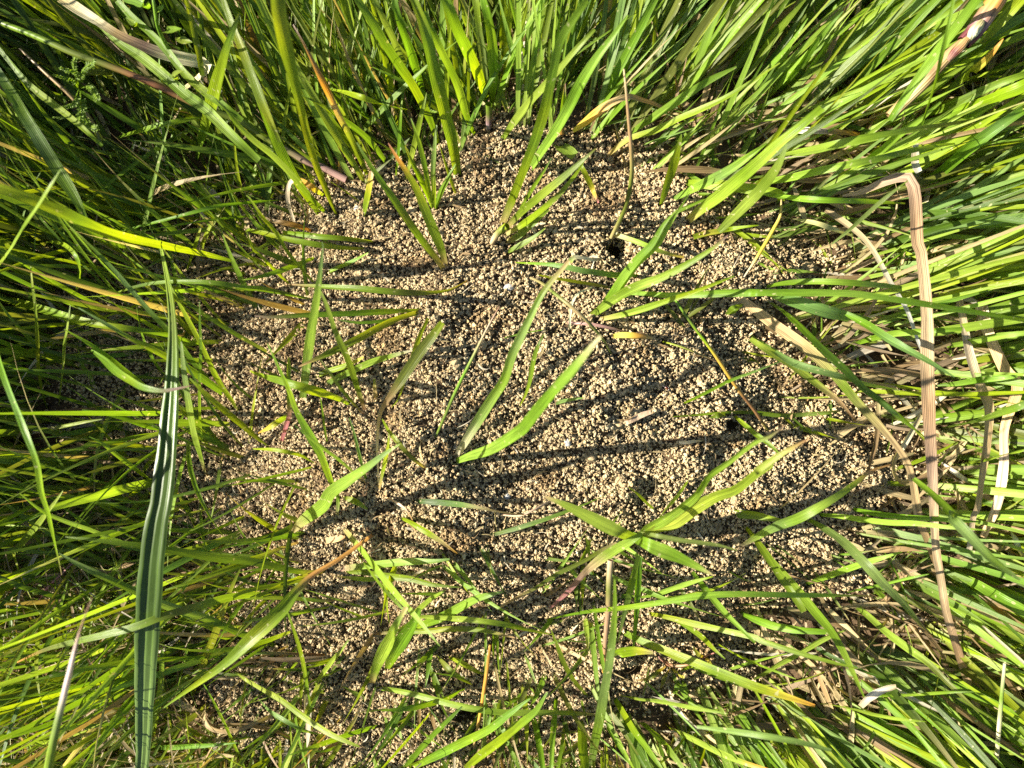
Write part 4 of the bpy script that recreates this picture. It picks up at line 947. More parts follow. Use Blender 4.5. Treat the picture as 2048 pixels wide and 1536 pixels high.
thing(GB, 'broad bright yellow-green blade sweeping out to the picture edge beneath the reed', CB, 'D GLYYYY 40/76/96/100/96/84 60r 1000,705 1120,630 1250,580 1380,530 1490,490 1580,450', G_R)
thing(GB, 'blade turning orange toward its tip, beneath the maroon reed joint', CB, 'D LLYNOO 20/40/50/48/36/6 54r 1090,530 1170,460 1240,400 1310,345 1370,280 1422,212', G_R)
thing(GB, 'wide green blade rising from the bent straw to the picture edge', CB, 'D GGGGbG 40/70/84/84/76/60 54r 900,1110 1000,1010 1110,920 1240,810 1370,710 1536,600', G_R)
thing(GB, 'long smooth blade passing level under the tip of the bent straw', CB, 'D GLLGGLV 30/40/44/42/38/28/8 56a 0,1040 150,1070 300,1088 450,1098 600,1102 750,1108 885,1116', G_R)
thing(GB, 'very long bright blade arcing from the sunny rim over the flat grass', CB, 'D LLLLGLL 24/40/48/50/46/40/26/8 56a 0,1008 200,985 380,945 560,905 740,870 900,830 1060,800 1200,782', G_R)
thing(GB, 'long pale blade with an even arc above the bright one', CB, 'D LLLGGVV 20/40/50/52/48/42/30/10 70a 0,888 200,850 400,810 600,770 780,735 950,705 1100,685 1300,650', G_R)
thing(GB, 'narrow blue-green blade crossing upward over the slanting white strip', CB, 'D bbbbG 10/26/32/30/24/6 76r 480,1340 580,1260 680,1170 770,1090 900,990 z=50/70/84/86', G_R)
thing('dry_stalk', 'thin yellow-tan kinked stem hanging by the soil edge beneath the flat grass', 'straw', 'D SNNW 8/18/22/20/16/8 30h 205,1095 200,1180 165,1250 120,1330 60,1430 0,1520 tube=1 m=straw z=40/44/34/24')
thing('dry_leaf', 'short tan dry leaf lying level beneath the bent tip of the straw', 'dry leaf', 'D SSSW 14/30/30/24/10 34a 200,1185 300,1205 400,1225 500,1260 600,1295 m=straw', G_S)
thing('dry_leaf', 'flat cream straw piece lying level in the flat grass above the bent straw', 'dry leaf', 'D SWTO 24/36/36/30/24 20a 180,720 300,715 420,718 540,725 640,740 m=straw', G_S)
thing('dry_leaf', 'upright cream straw end standing just above the bend of the tall straw', 'dry leaf', 'D WSW 24/44/44/36 30h 945,780 940,840 940,900 960,945 m=straw z=26/30/28', G_S)
for i, (sp, lb) in enumerate([
    ('L GLLGGLG 30/50/60/62/60/50/36/10 50r 60,290 140,390 220,480 300,570 390,680 480,790 560,930 660,1150', 'long straight green blade slanting away beneath the purple-pointed level one'),
    ('L GbbbbbP 30/50/66/66/60/48/30/6 62a 340,165 430,215 540,290 650,400 760,520 880,640 960,740 1035,815', 'blue-green broad blade curving down with a purple point'),
    ('L GLLLL 26/36/42/40/34/24/6 54r 320,535 430,495 550,450 680,405 770,380 862,350', 'yellow-green blade crossing upward over the long slanting ones'),
    ('L GLLLG 20/30/32/28/20/5 50r 545,580 660,550 760,530 880,500 1015,472', 'thin pale blade pointing outward to the pale straw'),
    ('L GGLGG 30/60/66/60/60/46/30 30r -40,680 60,720 160,755 260,775 360,785 470,790', 'wide leaf with whitish blotches low in the shade'),
    ('L GLLLL 30/50/56/54/44/10 50r 25,1065 110,1020 200,965 320,900 430,835 560,778', 'pale wide blade crossing upward over the dark lower grass'),
    ('L LLLLG 30/50/56/52/40/26/6 56r 400,1180 500,1195 600,1215 720,1245 850,1268 995,1282', 'light green blade lying level low among the slanting ones'),
    ('L GGLGb 20/30/32/30/26/18/5 60r 640,1135 780,1140 920,1135 1060,1125 1150,1120 1260,1118', 'thin straight level blade ending at the tan straw'),
    ('L GLLLLLG 20/34/40/42/40/32/20/6 62r 390,145 520,155 660,175 800,190 950,195 1120,215 1330,232', 'long narrow level blade passing under both straws'),
    ('L YLLGGL 30/50/70/80/80/74 40r 1090,420 1180,480 1280,530 1380,590 1470,640 1560,690', 'bright wide blade running out of the frame beside the tan straw'),
    ('L GLLLVVV 24/40/50/50/44/36/26/10 60r 560,600 680,700 780,790 900,880 1010,960 1130,1080 1290,1230', 'long yellow-green blade with an olive tip slanting to the lower corner'),
    ('L bbbbb 20/36/44/42/36/20 80h -260,1310 -100,1330 40,1350 180,1372 320,1398 480,1440 z=70/90/96/90', 'blurred blue-green blade hanging low over the bottom grass'),
    ('K YLLLLOO 30/50/60/60/54/44/34/20 60r 900,1300 1000,1350 1100,1400 1210,1455 1320,1500 1440,1540 1536,1570', 'wide blade with a brown dying edge at the foot of the picture'),
    ('K GYGGG 30/44/46/40/30/10 50r 620,1140 680,1240 740,1340 800,1420 880,1530 920,1580', 'green blade slanting down from the lower tuft foot'),
    ('K GGGbb 30/50/56/50/40/20 60r 770,1280 850,1350 920,1430 990,1520 1030,1580', 'blue-green blade next to the brown-edged one'),
    ('K dGGG 30/60/66/60/40 46r 440,1260 450,1350 455,1440 470,1540 480,1600', 'wide dark upright blade at the foot beside the blurred one'),
    ('K GGG 26/40/44/40/30 40r 180,1250 200,1330 215,1410 230,1500 240,1580', 'straight green blade at the foot near the pinkish-tipped one'),
    ('K GGLG 24/34/38/34/26 44r 310,1140 300,1250 290,1350 285,1450 280,1560', 'upright pale blade at the foot between two wider ones'),
    ('K GGYG 10/30/40/36/20/6 40r 950,720 1040,770 1110,820 1170,880 1235,938', 'short blue-green blade over the shaded crumbs by the wilted seedling'),
    ('K GGLLG 20/40/46/40/30/12 50r 1040,440 1100,520 1170,610 1240,690 1310,760 1400,850', 'thin slanting blade behind the short spotted leaf'),
    ('K YGGG 20/44/56/56/50/40 40r 1330,190 1400,280 1470,380 1536,480 L 260,570 330,680', 'blade slanting down from the small broad leaf'),
    ('H GLLLGb 30/50/64/66/56/40 56r 1070,1010 1180,985 1280,965 1380,930 1470,900 1580,860', 'wide level blade leaving the picture beside the cream straws'),
    ('H GGLGG 20/36/44/44/36/24 44r 560,560 680,520 800,490 900,480 1050,470 1200,460', 'light green level blade passing under the bent straw'),
    ('H LLGLL 20/36/46/46/40/20 40r 1060,770 1160,762 1260,745 1330,735 1400,730 1500,720', 'narrow bright level blade between the bent straw and the cream one'),
    ('H GLLLL 24/44/50/46/40/30 44r 1090,560 1200,540 1300,520 1400,500 1480,490 1570,480', 'light blade lying level over the cream straw'),
    ('H GGGG 20/36/40/36/26/8 40r 560,1440 700,1470 850,1490 1000,1500 1150,1510 1300,1520', 'level green blade at the lower rim near the loop of straw'),
    ('H GLLLG 20/36/40/36/26/8 60r 1200,1200 1300,1185 1400,1160 1480,1140 1560,1120', 'narrow blade lying level outside the loop of straw'),
    ('D GLLLL 20/50/60/56/40/16 46r 560,1000 660,900 760,820 850,740 960,660 1080,560', 'green blade slanting up past the bend of the tall straw'),
    ('D GGbGG 20/50/60/56/46/40 50r 960,640 1080,600 1200,550 1300,500 1420,450 1560,400', 'blue-green blade crossing beneath the orange-tipped one'),
    ('D LLLL 26/40/50/46/36/10 40r 0,440 70,330 140,230 210,140 290,50 350,-20', 'pale blade leaning up at the top edge'),
    ('D GGGLb 20/36/44/40/30/8 60r 180,520 260,420 340,320 400,230 470,140 545,60', 'green pointed blade in the top grass with a bluish tip'),
    ('D SLLLG 10/30/36/30/20/6 60r 0,560 70,470 140,370 220,280 290,190 350,100', 'thin whitish-green blade at the top between wider ones'),
    ('D LYLLb 20/36/46/50/46/36 60r 820,260 950,200 1080,130 1180,80 1260,40 1315,15', 'pale grey-green blade with a folded edge near the reed joint'),
    ('D YLLNLY 20/50/60/56/50/30 46r 560,430 680,340 800,260 920,190 1050,110 1200,0', 'wide yellowish blade with pale dots beside the reed stalk'),
]):
    thing(GB, lb, CB, sp, G_R if i > 20 else G_BOT)

# wilted seedling at the lower shade
thing('wilted_seedling', 'small wilted seedling with yellowed leaves and a reddish stem in the lower shade', 'seedling', [
    ('stem', 'K PRTR 16/22/20/16/12 16r 860,915 890,940 930,970 1000,975 1060,960 tube=1 m=stem'),
    ('leaf', 'K TVVT 6/22/28/22/6 16a 920,972 880,1000 840,1030 800,1050 752,1056 m=leaf'),
    ('leaf', 'K TVVV 8/26/32/26/6 14a 935,985 915,1020 900,1050 880,1105'),
    ('leaf', 'K RNNN 8/26/32/30/16 20r 945,985 965,1010 985,1030 1012,1038'),
    ('leaf', 'K VYYV 8/26/34/32/14 14r 980,1010 1010,995 1040,980 1070,965'),
    ('leaf', 'K dGG 8/28/34/26/6 8a 985,1050 975,1080 965,1110 950,1130'),
    ('leaf', 'K dGd 8/26/30/22/6 8a 995,1050 1010,1080 1025,1110 1040,1130')])
thing('wilted_seedling', 'smaller wilted seedling with two curled yellow leaves on a pink stem', 'seedling', [
    ('stem', 'K RRK 6/8/8/5 14l 1075,960 1110,935 1140,918 1175,905 tube=1 m=stem'),
    ('leaf', 'K RNNS 10/24/26/18/8 14f 1120,928 1090,915 1070,890 1060,868'),
    ('leaf', 'K ONNS 10/36/42/36/14 16f 1130,930 1140,950 1150,975 1160,1008')])


# ---------- stones, clods, an ant
def lump(name, px, py, rx, ry, rz, mat, label, cat, rot=0.0, group=None, rough=.12, up=.35):
    x, y = px2m(px, py, 0)
    for _ in range(3): x, y = px2m(px, py, gz(x, y))
    import bmesh
    bm = bmesh.new(); bmesh.ops.create_icosphere(bm, subdivisions=4, radius=1)
    s = random.random() * 100
    for v in bm.verts:
        c = v.co.normalized()
        d = 0; f = 1.0
        for k, (fr, am) in enumerate(((1.6, 1.0), (3.4, .6), (7.0, .4))):
            d += am * (float(vnoise(np.array([c.x * fr + s + c.z * 2.1 * fr]), np.array([c.y * fr - c.z * fr * 1.7 + k * 9]))[0]) - .5)
        v.co = Vector((c.x * rx, c.y * ry, c.z * rz)) * (1 + rough * 2 * d)
    for f in bm.faces: f.smooth = True
    me = bpy.data.meshes.new(name); bm.to_mesh(me); bm.free(); me.materials.append(mat)
    o = link(name, me, (x, y, gz(x, y) + rz * up)); o.rotation_euler = (0, 0, rot)
    return tag(o, label, cat, group)


MM = .001
lump('pebble', 1135, 884, 1.7 * MM, 2.2 * MM, 1.6 * MM, MAT['grey'], 'grey-white rounded pebble half in shade below the tall curved blade', 'pebble', .3)
lump('pebble', 1018, 575, 2.4 * MM, 1.6 * MM, 1.4 * MM, MAT['grey'], 'bluish grey flat pebble near the mound top', 'pebble', .1)
lump('pebble', 1014, 992, 1.7 * MM, 1.5 * MM, 1.3 * MM, MAT['grey'], 'small pale grey pebble at the end of the dark level blade', 'pebble', .5)
lump('pebble', 716, 418, 1.9 * MM, 1.5 * MM, 1.4 * MM, MAT['grey'], 'small white pebble beside the cut-off stub', 'pebble', .5)
lump('soil_clod', 738, 464, 2.2 * MM, 2.1 * MM, 2.0 * MM, MAT['clod'], 'round brown clod on the upper crumbs between stub and level blades', 'clod', .5, None, .3)
lump('soil_clod', 717, 548, 2.7 * MM, 2.3 * MM, 2.0 * MM, MAT['clod'], 'round clod resting above the level olive blade', 'clod', .5, None, .3)
lump('soil_clod', 911, 730, 3.0 * MM, 2.5 * MM, 2.2 * MM, MAT['clod'], 'pale clod right of the dead olive brown leaf', 'clod', .9, None, .35)
lump('soil_clod', 1268, 826, 2.6 * MM, 2.2 * MM, 1.9 * MM, MAT['clod'], 'pale clod just above the flat chip of stalk', 'clod', .2, None, .3)
lump('soil_clod', 1234, 850, 3.2 * MM, 2.3 * MM, 1.9 * MM, MAT['clod'], 'tan clod at the end of the flat chip of stalk', 'clod', .7, None, .35)
lump('soil_clod', 1180, 912, 2.6 * MM, 2.6 * MM, 2.2 * MM, MAT['clod'], 'ragged clod below the long blurred shadow, near the grey-white pebble', 'clod', .7, None, .4)
lump('soil_clod', 1030, 1325, 2.6 * MM, 2.3 * MM, 1.9 * MM, MAT['clod'], 'round clod among fine crumbs left of the orange stem', 'clod', .7, None, .35)
lump('soil_clod', 1432, 1055, 2.4 * MM, 2.2 * MM, 2.0 * MM, MAT['clod'], 'round clod in the shade beside the star-shaped tuft', 'clod', .7, None, .3)
lump('soil_clod', 1386, 1386, 2.8 * MM, 2.1 * MM, 1.8 * MM, MAT['clod'], 'smooth clod in the lower shade beside the wilted seedling', 'clod', 2.5, None, .2)
lump('soil_clod', 1612, 540, 4.2 * MM, 2.6 * MM, 2.4 * MM, MAT['clod'], 'sunlit clod at the far edge of the soil under the flat grass', 'clod', .3, None, .4)
for px, py, lb in [
    (880, 470, 'rough clod at the root of the pair of long leaning blades'), (965, 690, 'rough clod beside the dark thin leaning stem'),
    (1060, 810, 'rough clod under the tall curved blade'), (1330, 660, 'rough clod in the shade behind the yellow flake'),
    (1400, 760, 'rough clod beside the middle of the wiry orange-red stem'), (1240, 960, 'rough clod below the two-pointed husk'),
    (1380, 960, 'rough clod in the sun above the pale shoot of the star-shaped tuft'), (1470, 1000, 'rough clod between the two long blades that point to the pit'),
    (1100, 1130, 'rough clod between shade stripes left of the tan olive stalk'), (1010, 1200, 'rough clod near the pink-tipped leaf of the star-shaped tuft'),
    (700, 1180, 'rough clod beneath the long purple stem'), (820, 1330, 'rough clod right of the folded leaf tuft'),
    (620, 1250, 'rough clod beside the narrow hanging blade'), (560, 700, 'rough clod in the striped shade beside the broad lying blade'),
    (1180, 440, 'rough clod between shade stripes near the dark hole'), (1310, 430, 'rough clod in the shade stripes right of the stem from the hole'),
    (800, 620, 'rough clod above the sideways spreading tuft'), (1620, 1010, 'rough clod at the sunny end of the soil near the curled straw loop'),
    (540, 1330, 'rough clod on the lower crumbs near the curled dead leaf'), (1500, 700, 'rough clod beside the pale lime blade with the brown tip')]:
    lump('soil_clod', px, py, random.uniform(1.7, 2.6) * MM, random.uniform(1.5, 2.2) * MM, random.uniform(1.3, 1.9) * MM, MAT['clod'], lb, 'clod', random.random() * 3, 'loose clods on the crumbs', .38, .5)


def ant():
    """one body: three swellings on a line, six bent legs and two feelers"""
    px, py = 1327, 776
    x, y = px2m(px, py, 0)
    for _ in range(3): x, y = px2m(px, py, gz(x, y))
    z = gz(x, y) + .0070
    m, n, l = new_mat('ant_shell'); out = N(n, 'ShaderNodeOutputMaterial'); p = N(n, 'ShaderNodeBsdfPrincipled')
    at = N(n, 'ShaderNodeAttribute', attribute_name='col'); l.new(at.outputs['Color'], p.inputs['Base Color']); p.inputs['Roughness'].default_value = .22
    l.new(p.outputs[0], out.inputs[0])
    root_rot = -.62
    V0, Q0, C0 = [], [], []
    # body: a tube along x with a varying radius (gaster, waist, thorax, neck, head)
    xs = np.array([-3.3, -3.1, -2.6, -1.9, -1.3, -.95, -.8, -.6, -.3, .1, .6, 1.0, 1.25, 1.5, 1.9, 2.4, 2.75, 2.9])
    rs = np.array([.05, .4, .72, .80, .55, .2, .12, .3, .42, .5, .46, .3, .16, .42, .62, .58, .35, .05])
    xx = np.linspace(-3.3, 2.9, 60); rr = np.interp(xx, xs, rs)
    rr = np.convolve(np.pad(rr, 1, mode='edge'), [.25, .5, .25], 'valid')
    P = np.stack([xx, np.zeros(60), .12 * np.cos(xx)], 1) * MM
    C = np.where(((xx > -1.0) & (xx < 1.2))[:, None], np.array([.11, .025, .012]), np.array([.012, .010, .010]))
    parts = [tube(P, rr * MM * .95, 14, C, 0)]
    black = np.tile(np.array([.02, .012, .01]), (14, 1))
    for s in (-1, 1):
        for bx, kx, fx in ((.6, 1.3, 2.2), (.1, -.1, -.3), (-.3, -1.4, -2.8)):
            pts = catmull(np.array([(bx, s * .3, 0), ((bx + kx) / 2, s * 1.2, .8), (kx, s * 1.9, .5), (fx, s * 2.7, -1.0), (fx * 1.15, s * 3.1, -1.2)]), 14) * MM
            parts.append(tube(pts, np.linspace(.15, .05, 14) * MM, 6, black, 0))
        pts = catmull(np.array([(2.7, s * .3, .2), (3.3, s * .9, .7), (4.1, s * 1.0, .1)]), 14) * MM
        parts.append(tube(pts, np.linspace(.08, .05, 14) * MM, 6, black, 0))
    V, Q, C, U = merge(parts)
    me = make_mesh('ant', V * .8, Q, C, U, m)
    o = link('ant', me, (x, y, z)); o.rotation_euler = (0, .1, root_rot + math.pi)
    tag(o, 'small black ant with a reddish middle crawling over the sunlit crumbs by the shadow', 'ant')


ant()
# ------------------------------------------------------------------ meadow grass round the mound
def grow(n_tufts, region, per, spec, nseg=8):
    """tufts of grass; spec(x, y) gives the lean direction and the ranges. One joined mesh is returned as arrays."""
    x0, x1, y0, y1 = region
    tx = rng.uniform(x0, x1, n_tufts); ty = rng.uniform(y0, y1, n_tufts)
    return tx, ty


def field(x, y):
    """how the grass leans at a place (angle from +X, counter-clockwise), from the photograph"""
    cx, cy = px2m(1000, 700)
    ang = np.arctan2(y - cy, x - cx)
    # anchor directions measured in the picture: (px, py, degrees)
    A = [(150, 150, 140), (400, 60, 122), (80, 420, 150), (150, 650, 160), (90, 900, 175), (350, 300, 132), (520, 150, 115),
         (700, 120, 112), (900, 100, 106), (1050, 60, 88), (1200, 120, 62), (1400, 120, 52), (1600, 150, 45), (1800, 120, 42), (2000, 200, 35),
         (1500, 380, 28), (1750, 400, 18), (1950, 420, 18), (1600, 560, 12), (1850, 650, 6), (2000, 700, 4), (1750, 800, -4), (1900, 900, 0),
         (1980, 1050, -10), (1750, 1050, -14), (1650, 1200, -32), (1850, 1250, -30), (1950, 1450, -32), (1600, 1450, -42), (1400, 1450, -52), (1250, 1480, -70),
         (1050, 1500, -100), (850, 1500, -118), (600, 1480, -140), (350, 1450, -160), (150, 1400, -165), (150, 1150, 178), (300, 1250, -170)]
    sx = np.zeros_like(x); sy = np.zeros_like(x)
    for px, py, dg in A:
        ax, ay = px2m(px, py)
        w = 1 / ((x - ax) ** 2 + (y - ay) ** 2 + .0006) ** 1.6
        sx += w * math.cos(math.radians(dg)); sy += w * math.sin(math.radians(dg))
    return np.arctan2(sy, sx)


# height above which the meadow grass must not pass over a traced leaf (it would bury it)
GN = 5
ZM = np.full((1536 // GN + 80, 2048 // GN + 80), 9.0)
for P_, W_ in TRACED:
    for f in np.linspace(0, 1, 4 * len(P_)):
        j = f * (len(P_) - 1); a = int(j); b_ = min(a + 1, len(P_) - 1)
        q = P_[a] * (1 - (j - a)) + P_[b_] * (j - a)
        kk = F_PX / (CAM_H - q[2])
        c, r = int((q[0] * kk + 1024) / GN) + 40, int((768 - q[1] * kk) / GN) + 40
        rad = int(round(W_[a] * kk / 2 / GN)) + (1 if W_[a] * kk > 9 else 0)
        if 0 <= r < ZM.shape[0] and 0 <= c < ZM.shape[1]:
            sl = ZM[max(r - rad, 0):r + rad + 1, max(c - rad, 0):c + rad + 1]
            np.minimum(sl, q[2], out=sl)
ZC = np.full(ZM.shape, 9.0)      # clearings round the small weeds and the pits
for cx_, cy_, cr_, cz_ in ((160, 190, 75, .012), (320, 60, 60, .02), (1390, 1340, 60, .012), (1238, 492, 22, .0), (1462, 848, 18, .0), (560, 640, 20, .0)):
    yy, xx = np.ogrid[:ZM.shape[0], :ZM.shape[1]]
    mk = (xx - 40 - cx_ / GN) ** 2 + (yy - 40 - cy_ / GN) ** 2 < (cr_ / GN) ** 2
    ZC[mk] = np.minimum(ZC[mk], cz_)


def keep_off(P, prob):
    over = np.zeros(P.shape[0]); clr = np.zeros(P.shape[0])
    for i in range(1, P.shape[1]):
        for f in (0, .5):
            q = P[:, i] * (1 - f) + P[:, i - 1] * f
            kk = F_PX / np.maximum(CAM_H - q[:, 2], .02)
            c = np.clip(((q[:, 0] * kk + 1024) / GN).astype(int) + 40, 0, ZM.shape[1] - 1)
            r = np.clip(((768 - q[:, 1] * kk) / GN).astype(int) + 40, 0, ZM.shape[0] - 1)
            over += q[:, 2] > ZM[r, c] + .001; clr += q[:, 2] > ZC[r, c] + .001
    u = rng.random(len(over))
    return ~(((over > 0) & (u < prob)) | ((clr > 0) & (u < .985)))


def blades_block(x, y, phi, L, w, e0, e1, col0, col1, drift, tw0, tw1, fold, nseg=9, zlift=None, clear=.85):
    """many leaves at once; all arguments are arrays over the leaves"""
    n = len(x)
    t = np.linspace(0, 1, nseg)
    e = e0[:, None] + (e1 - e0)[:, None] * t[None, :] ** 1.15
    ph = phi[:, None] + drift[:, None] * (t[None, :] ** 1.5)
    ds = (L / (nseg - 1))[:, None]
    dx = np.cos(ph) * np.cos(e) * ds; dy = np.sin(ph) * np.cos(e) * ds; dz = np.sin(e) * ds
    z0 = ground_z(x, y) if zlift is None else ground_z(x, y) + zlift
    X = x[:, None] + np.cumsum(dx, 1) - dx[:, :1]; Y = y[:, None] + np.cumsum(dy, 1) - dy[:, :1]; Z = z0[:, None] + np.cumsum(dz, 1) - dz[:, :1] - .002 * (zlift is None)
    g = ground_z(X, Y) + .0015
    Z[:, 1:] = np.maximum(Z[:, 1:], g[:, 1:])
    P = np.stack([X, Y, Z], -1)
    if clear > 0:
        k = keep_off(P, clear)
        P, n = P[k], int(k.sum())
        ph, L, w, col0, col1, tw0, tw1, fold = ph[k], L[k], w[k], col0[k], col1[k], tw0[k], tw1[k], fold[k]
    T = np.gradient(P, axis=1); T /= np.linalg.norm(T, axis=2)[..., None] + 1e-12
    S = np.stack([np.sin(ph), -np.cos(ph), np.zeros_like(ph)], -1)
    Nn = np.cross(S, T)
    tw = tw0[:, None] + (tw1 - tw0)[:, None] * t[None, :]
    S2 = S * np.cos(tw)[..., None] + Nn * np.sin(tw)[..., None]
    N2 = -S * np.sin(tw)[..., None] + Nn * np.cos(tw)[..., None]
    W = w[:, None] * (width_profile('n', t)[None, :] * .97 + .03)
    u = np.array([-1, 0, 1.0])
    off = -fold[:, None] * (1 - np.abs(u))[None, :]
    V = P[:, :, None, :] + S2[:, :, None, :] * (u[None, None, :, None] * W[:, :, None, None] / 2) + N2[:, :, None, :] * (off[:, None, :, None] * W[:, :, None, None] / 2)
    na = 3
    base = np.arange(n)[:, None, None] * (nseg * na)
    i = base + (np.arange(nseg - 1)[:, None] * na + np.arange(na - 1)[None, :])[None]
    Q = np.stack([i, i + 1, i + na + 1, i + na], -1).reshape(-1, 4)
    tt = smooth01((t - .45) / .55)[None, :, None]
    C = col0[:, None, :] * (1 - tt) + col1[:, None, :] * tt
    # pale, whitish-green foot of each leaf
    ft = smooth01(1 - t * 5)[None, :, None]
    C = C * (1 - .5 * ft) + np.array([.34, .33, .14]) * .5 * ft
    C = np.repeat(C[:, :, None, :], na, 2).reshape(-1, 3)
    sd = rng.random(n) * 50
    s = L[:, None] * t[None, :]
    UV = np.stack([np.broadcast_to((u / 2 + .5)[None, None, :], (n, nseg, na)), np.broadcast_to((s + sd[:, None])[:, :, None], (n, nseg, na))], -1).reshape(-1, 2)
    return V.reshape(-1, 3), Q, C, UV


def tip_of(x, y, phi, L, e0, e1, frac=1.0):
    em = (e0 + e1) / 2
    return x + np.cos(phi) * np.cos(em) * L * frac, y + np.sin(phi) * np.cos(em) * L * frac


gcol = np.array([PAL[c] for c in 'GGGYYLBBVdd'])
gright = np.array([PAL[c] for c in 'GGYLLLYBbV'])
dry = np.array([PAL[c] for c in 'SSWTTSpSTS'])


def scatter_grass(n_tufts, region, per, lenr, wr, keepf, e0r, e1r, spread, dryness=.05, jit=.005, cols=gcol, sagging=1.0):
    x0, x1, y0, y1 = region
    tx = rng.uniform(x0, x1, n_tufts); ty = rng.uniform(y0, y1, n_tufts)
    k = rng.random(n_tufts) < keepf(tx, ty)
    tx, ty = tx[k], ty[k]
    m = rng.integers(per[0], per[1] + 1, len(tx))
    idx = np.repeat(np.arange(len(tx)), m); n = len(idx)
    tphi = field(tx, ty) + rng.normal(0, spread, len(tx))
    tcol = rng.integers(0, len(cols), len(tx)); tlen = rng.uniform(.75, 1.2, len(tx))
    x = tx[idx] + rng.normal(0, jit * .5, n); y = ty[idx] + rng.normal(0, jit * .5, n)
    phi = tphi[idx] + rng.normal(0, spread * .9, n)
    L = (lenr[0] + (lenr[1] - lenr[0]) * rng.random(n) ** 1.3) * tlen[idx]
    w = wr[0] + (wr[1] - wr[0]) * rng.random(n) ** 1.5
    e0 = np.radians(rng.uniform(*e0r, n)); e1 = np.radians(rng.uniform(*e1r, n))
    c0 = cols[tcol[idx]] * rng.uniform(.8, 1.25, (n, 1)) * rng.uniform(.92, 1.08, (n, 3))
    c1 = c0 * np.array([1.15, 1.05, .9])
    d = rng.random(n)
    isdry = d < dryness
    c0[isdry] = dry[rng.integers(0, len(dry), isdry.sum())] * .9; c1[isdry] = c0[isdry]
    bt = (d > dryness) & (d < dryness + .09)
    c1[bt] = dry[rng.integers(0, len(dry) - 1, bt.sum())]
    return dict(x=x, y=y, phi=phi, L=L, w=w, e0=e0, e1=e1, col0=c0, col1=c1, drift=rng.normal(0, .2, n),
                tw0=rng.normal(0, .35, n), tw1=rng.normal(0, .55, n), fold=rng.uniform(.1, .5, n))


def mask_mound(b, pad=-.009, prob=.92):
    """drop leaves that would reach out over the bare soil"""
    bad = np.zeros(len(b['x']), bool)
    for f in (.4, .7, 1.0):
        X, Y = tip_of(b['x'], b['y'], b['phi'], b['L'], b['e0'], b['e1'], f)
        bad |= poly_sdf(X, Y) < pad
    k = ~(bad & (rng.random(len(bad)) < prob))
    return {q: v[k] for q, v in b.items()}


W_, E_, S_, N_ = -.256, .256, -.192, .192
BLK = []


def rightness(x, y): return smooth01((x + .02) / .12)


# 1. dense meadow everywhere outside the mound
def k1(x, y):
    d = poly_sdf(x, y)
    p = smooth01((d + .004 + .012 * smooth01((y - .05) / .03)) / .030)
    # the left side and the foot of the picture are thinner
    thin = np.where((x < -.12) & (y < .075) & (y > -.085), .38, 1.0)
    thin = np.where((x < -.02) & (y < -.085), np.where(x < -.12, .30, .5), thin)
    return p * thin


R_ALL = (-.46, .46, -.36, .36)
tl = lambda x, y: smooth01((.02 - x) / .06) * smooth01((y - .02) / .06)
b = scatter_grass(3000, R_ALL, (3, 6), (.050, .135), (.0013, .0038), lambda x, y: k1(x, y) * (1 - .55 * rightness(x, y)) * (1 - .75 * tl(x, y)), (45, 78), (-5, 48), .24, .05)
BLK.append(blades_block(**mask_mound(b)))
b = scatter_grass(2300, R_ALL, (3, 5), (.080, .180), (.0014, .0038), lambda x, y: k1(x, y) * tl(x, y), (40, 70), (-8, 40), .26, .05)
BLK.append(blades_block(**mask_mound(b)))
b = scatter_grass(1500, (-.30, .06, .03, .30), (3, 5), (.040, .100), (.0012, .0034), lambda x, y: k1(x, y) * tl(x, y), (25, 70), (-10, 40), .35, .07)
BLK.append(blades_block(**mask_mound(b), clear=.6))
# thin pale tangle at the lower left
b = scatter_grass(1500, (-.34, -.08, -.26, -.05), (2, 5), (.025, .085), (.0007, .0022), lambda x, y: smooth01((poly_sdf(x, y) + .004) / .02), (5, 55), (-12, 30), .9, .30, cols=np.array([PAL[c] for c in 'LLYYGSL']))
BLK.append(blades_block(**mask_mound(b), clear=.75))
# 2. the laid-over long leaves to the right and at the top right
b = scatter_grass(3700, R_ALL, (3, 7), (.070, .175), (.0013, .0044), lambda x, y: k1(x, y) * rightness(x, y), (24, 58), (-12, 24), .17, .07, cols=gright)
BLK.append(blades_block(**mask_mound(b)))
# 3. short thin undergrowth
# tall grass beyond the left edge of the picture; the low sun throws its shade over the soil
b = scatter_grass(700, (-.50, -.225, -.10, .26), (3, 5), (.10, .20), (.0018, .0042), lambda x, y: np.ones_like(x), (62, 84), (15, 55), .22, .05)
BLK.append(blades_block(**mask_mound(b)))
b = scatter_grass(5200, R_ALL, (2, 5), (.018, .060), (.0008, .0022), lambda x, y: k1(x, y), (15, 70), (-20, 40), .75, .16)
BLK.append(blades_block(**mask_mound(b, -.001)))
V, Q, C, U = merge(BLK)
tag(link('grass', make_mesh('grass', V, Q, C, U, MAT['leaf'])), kind='stuff')

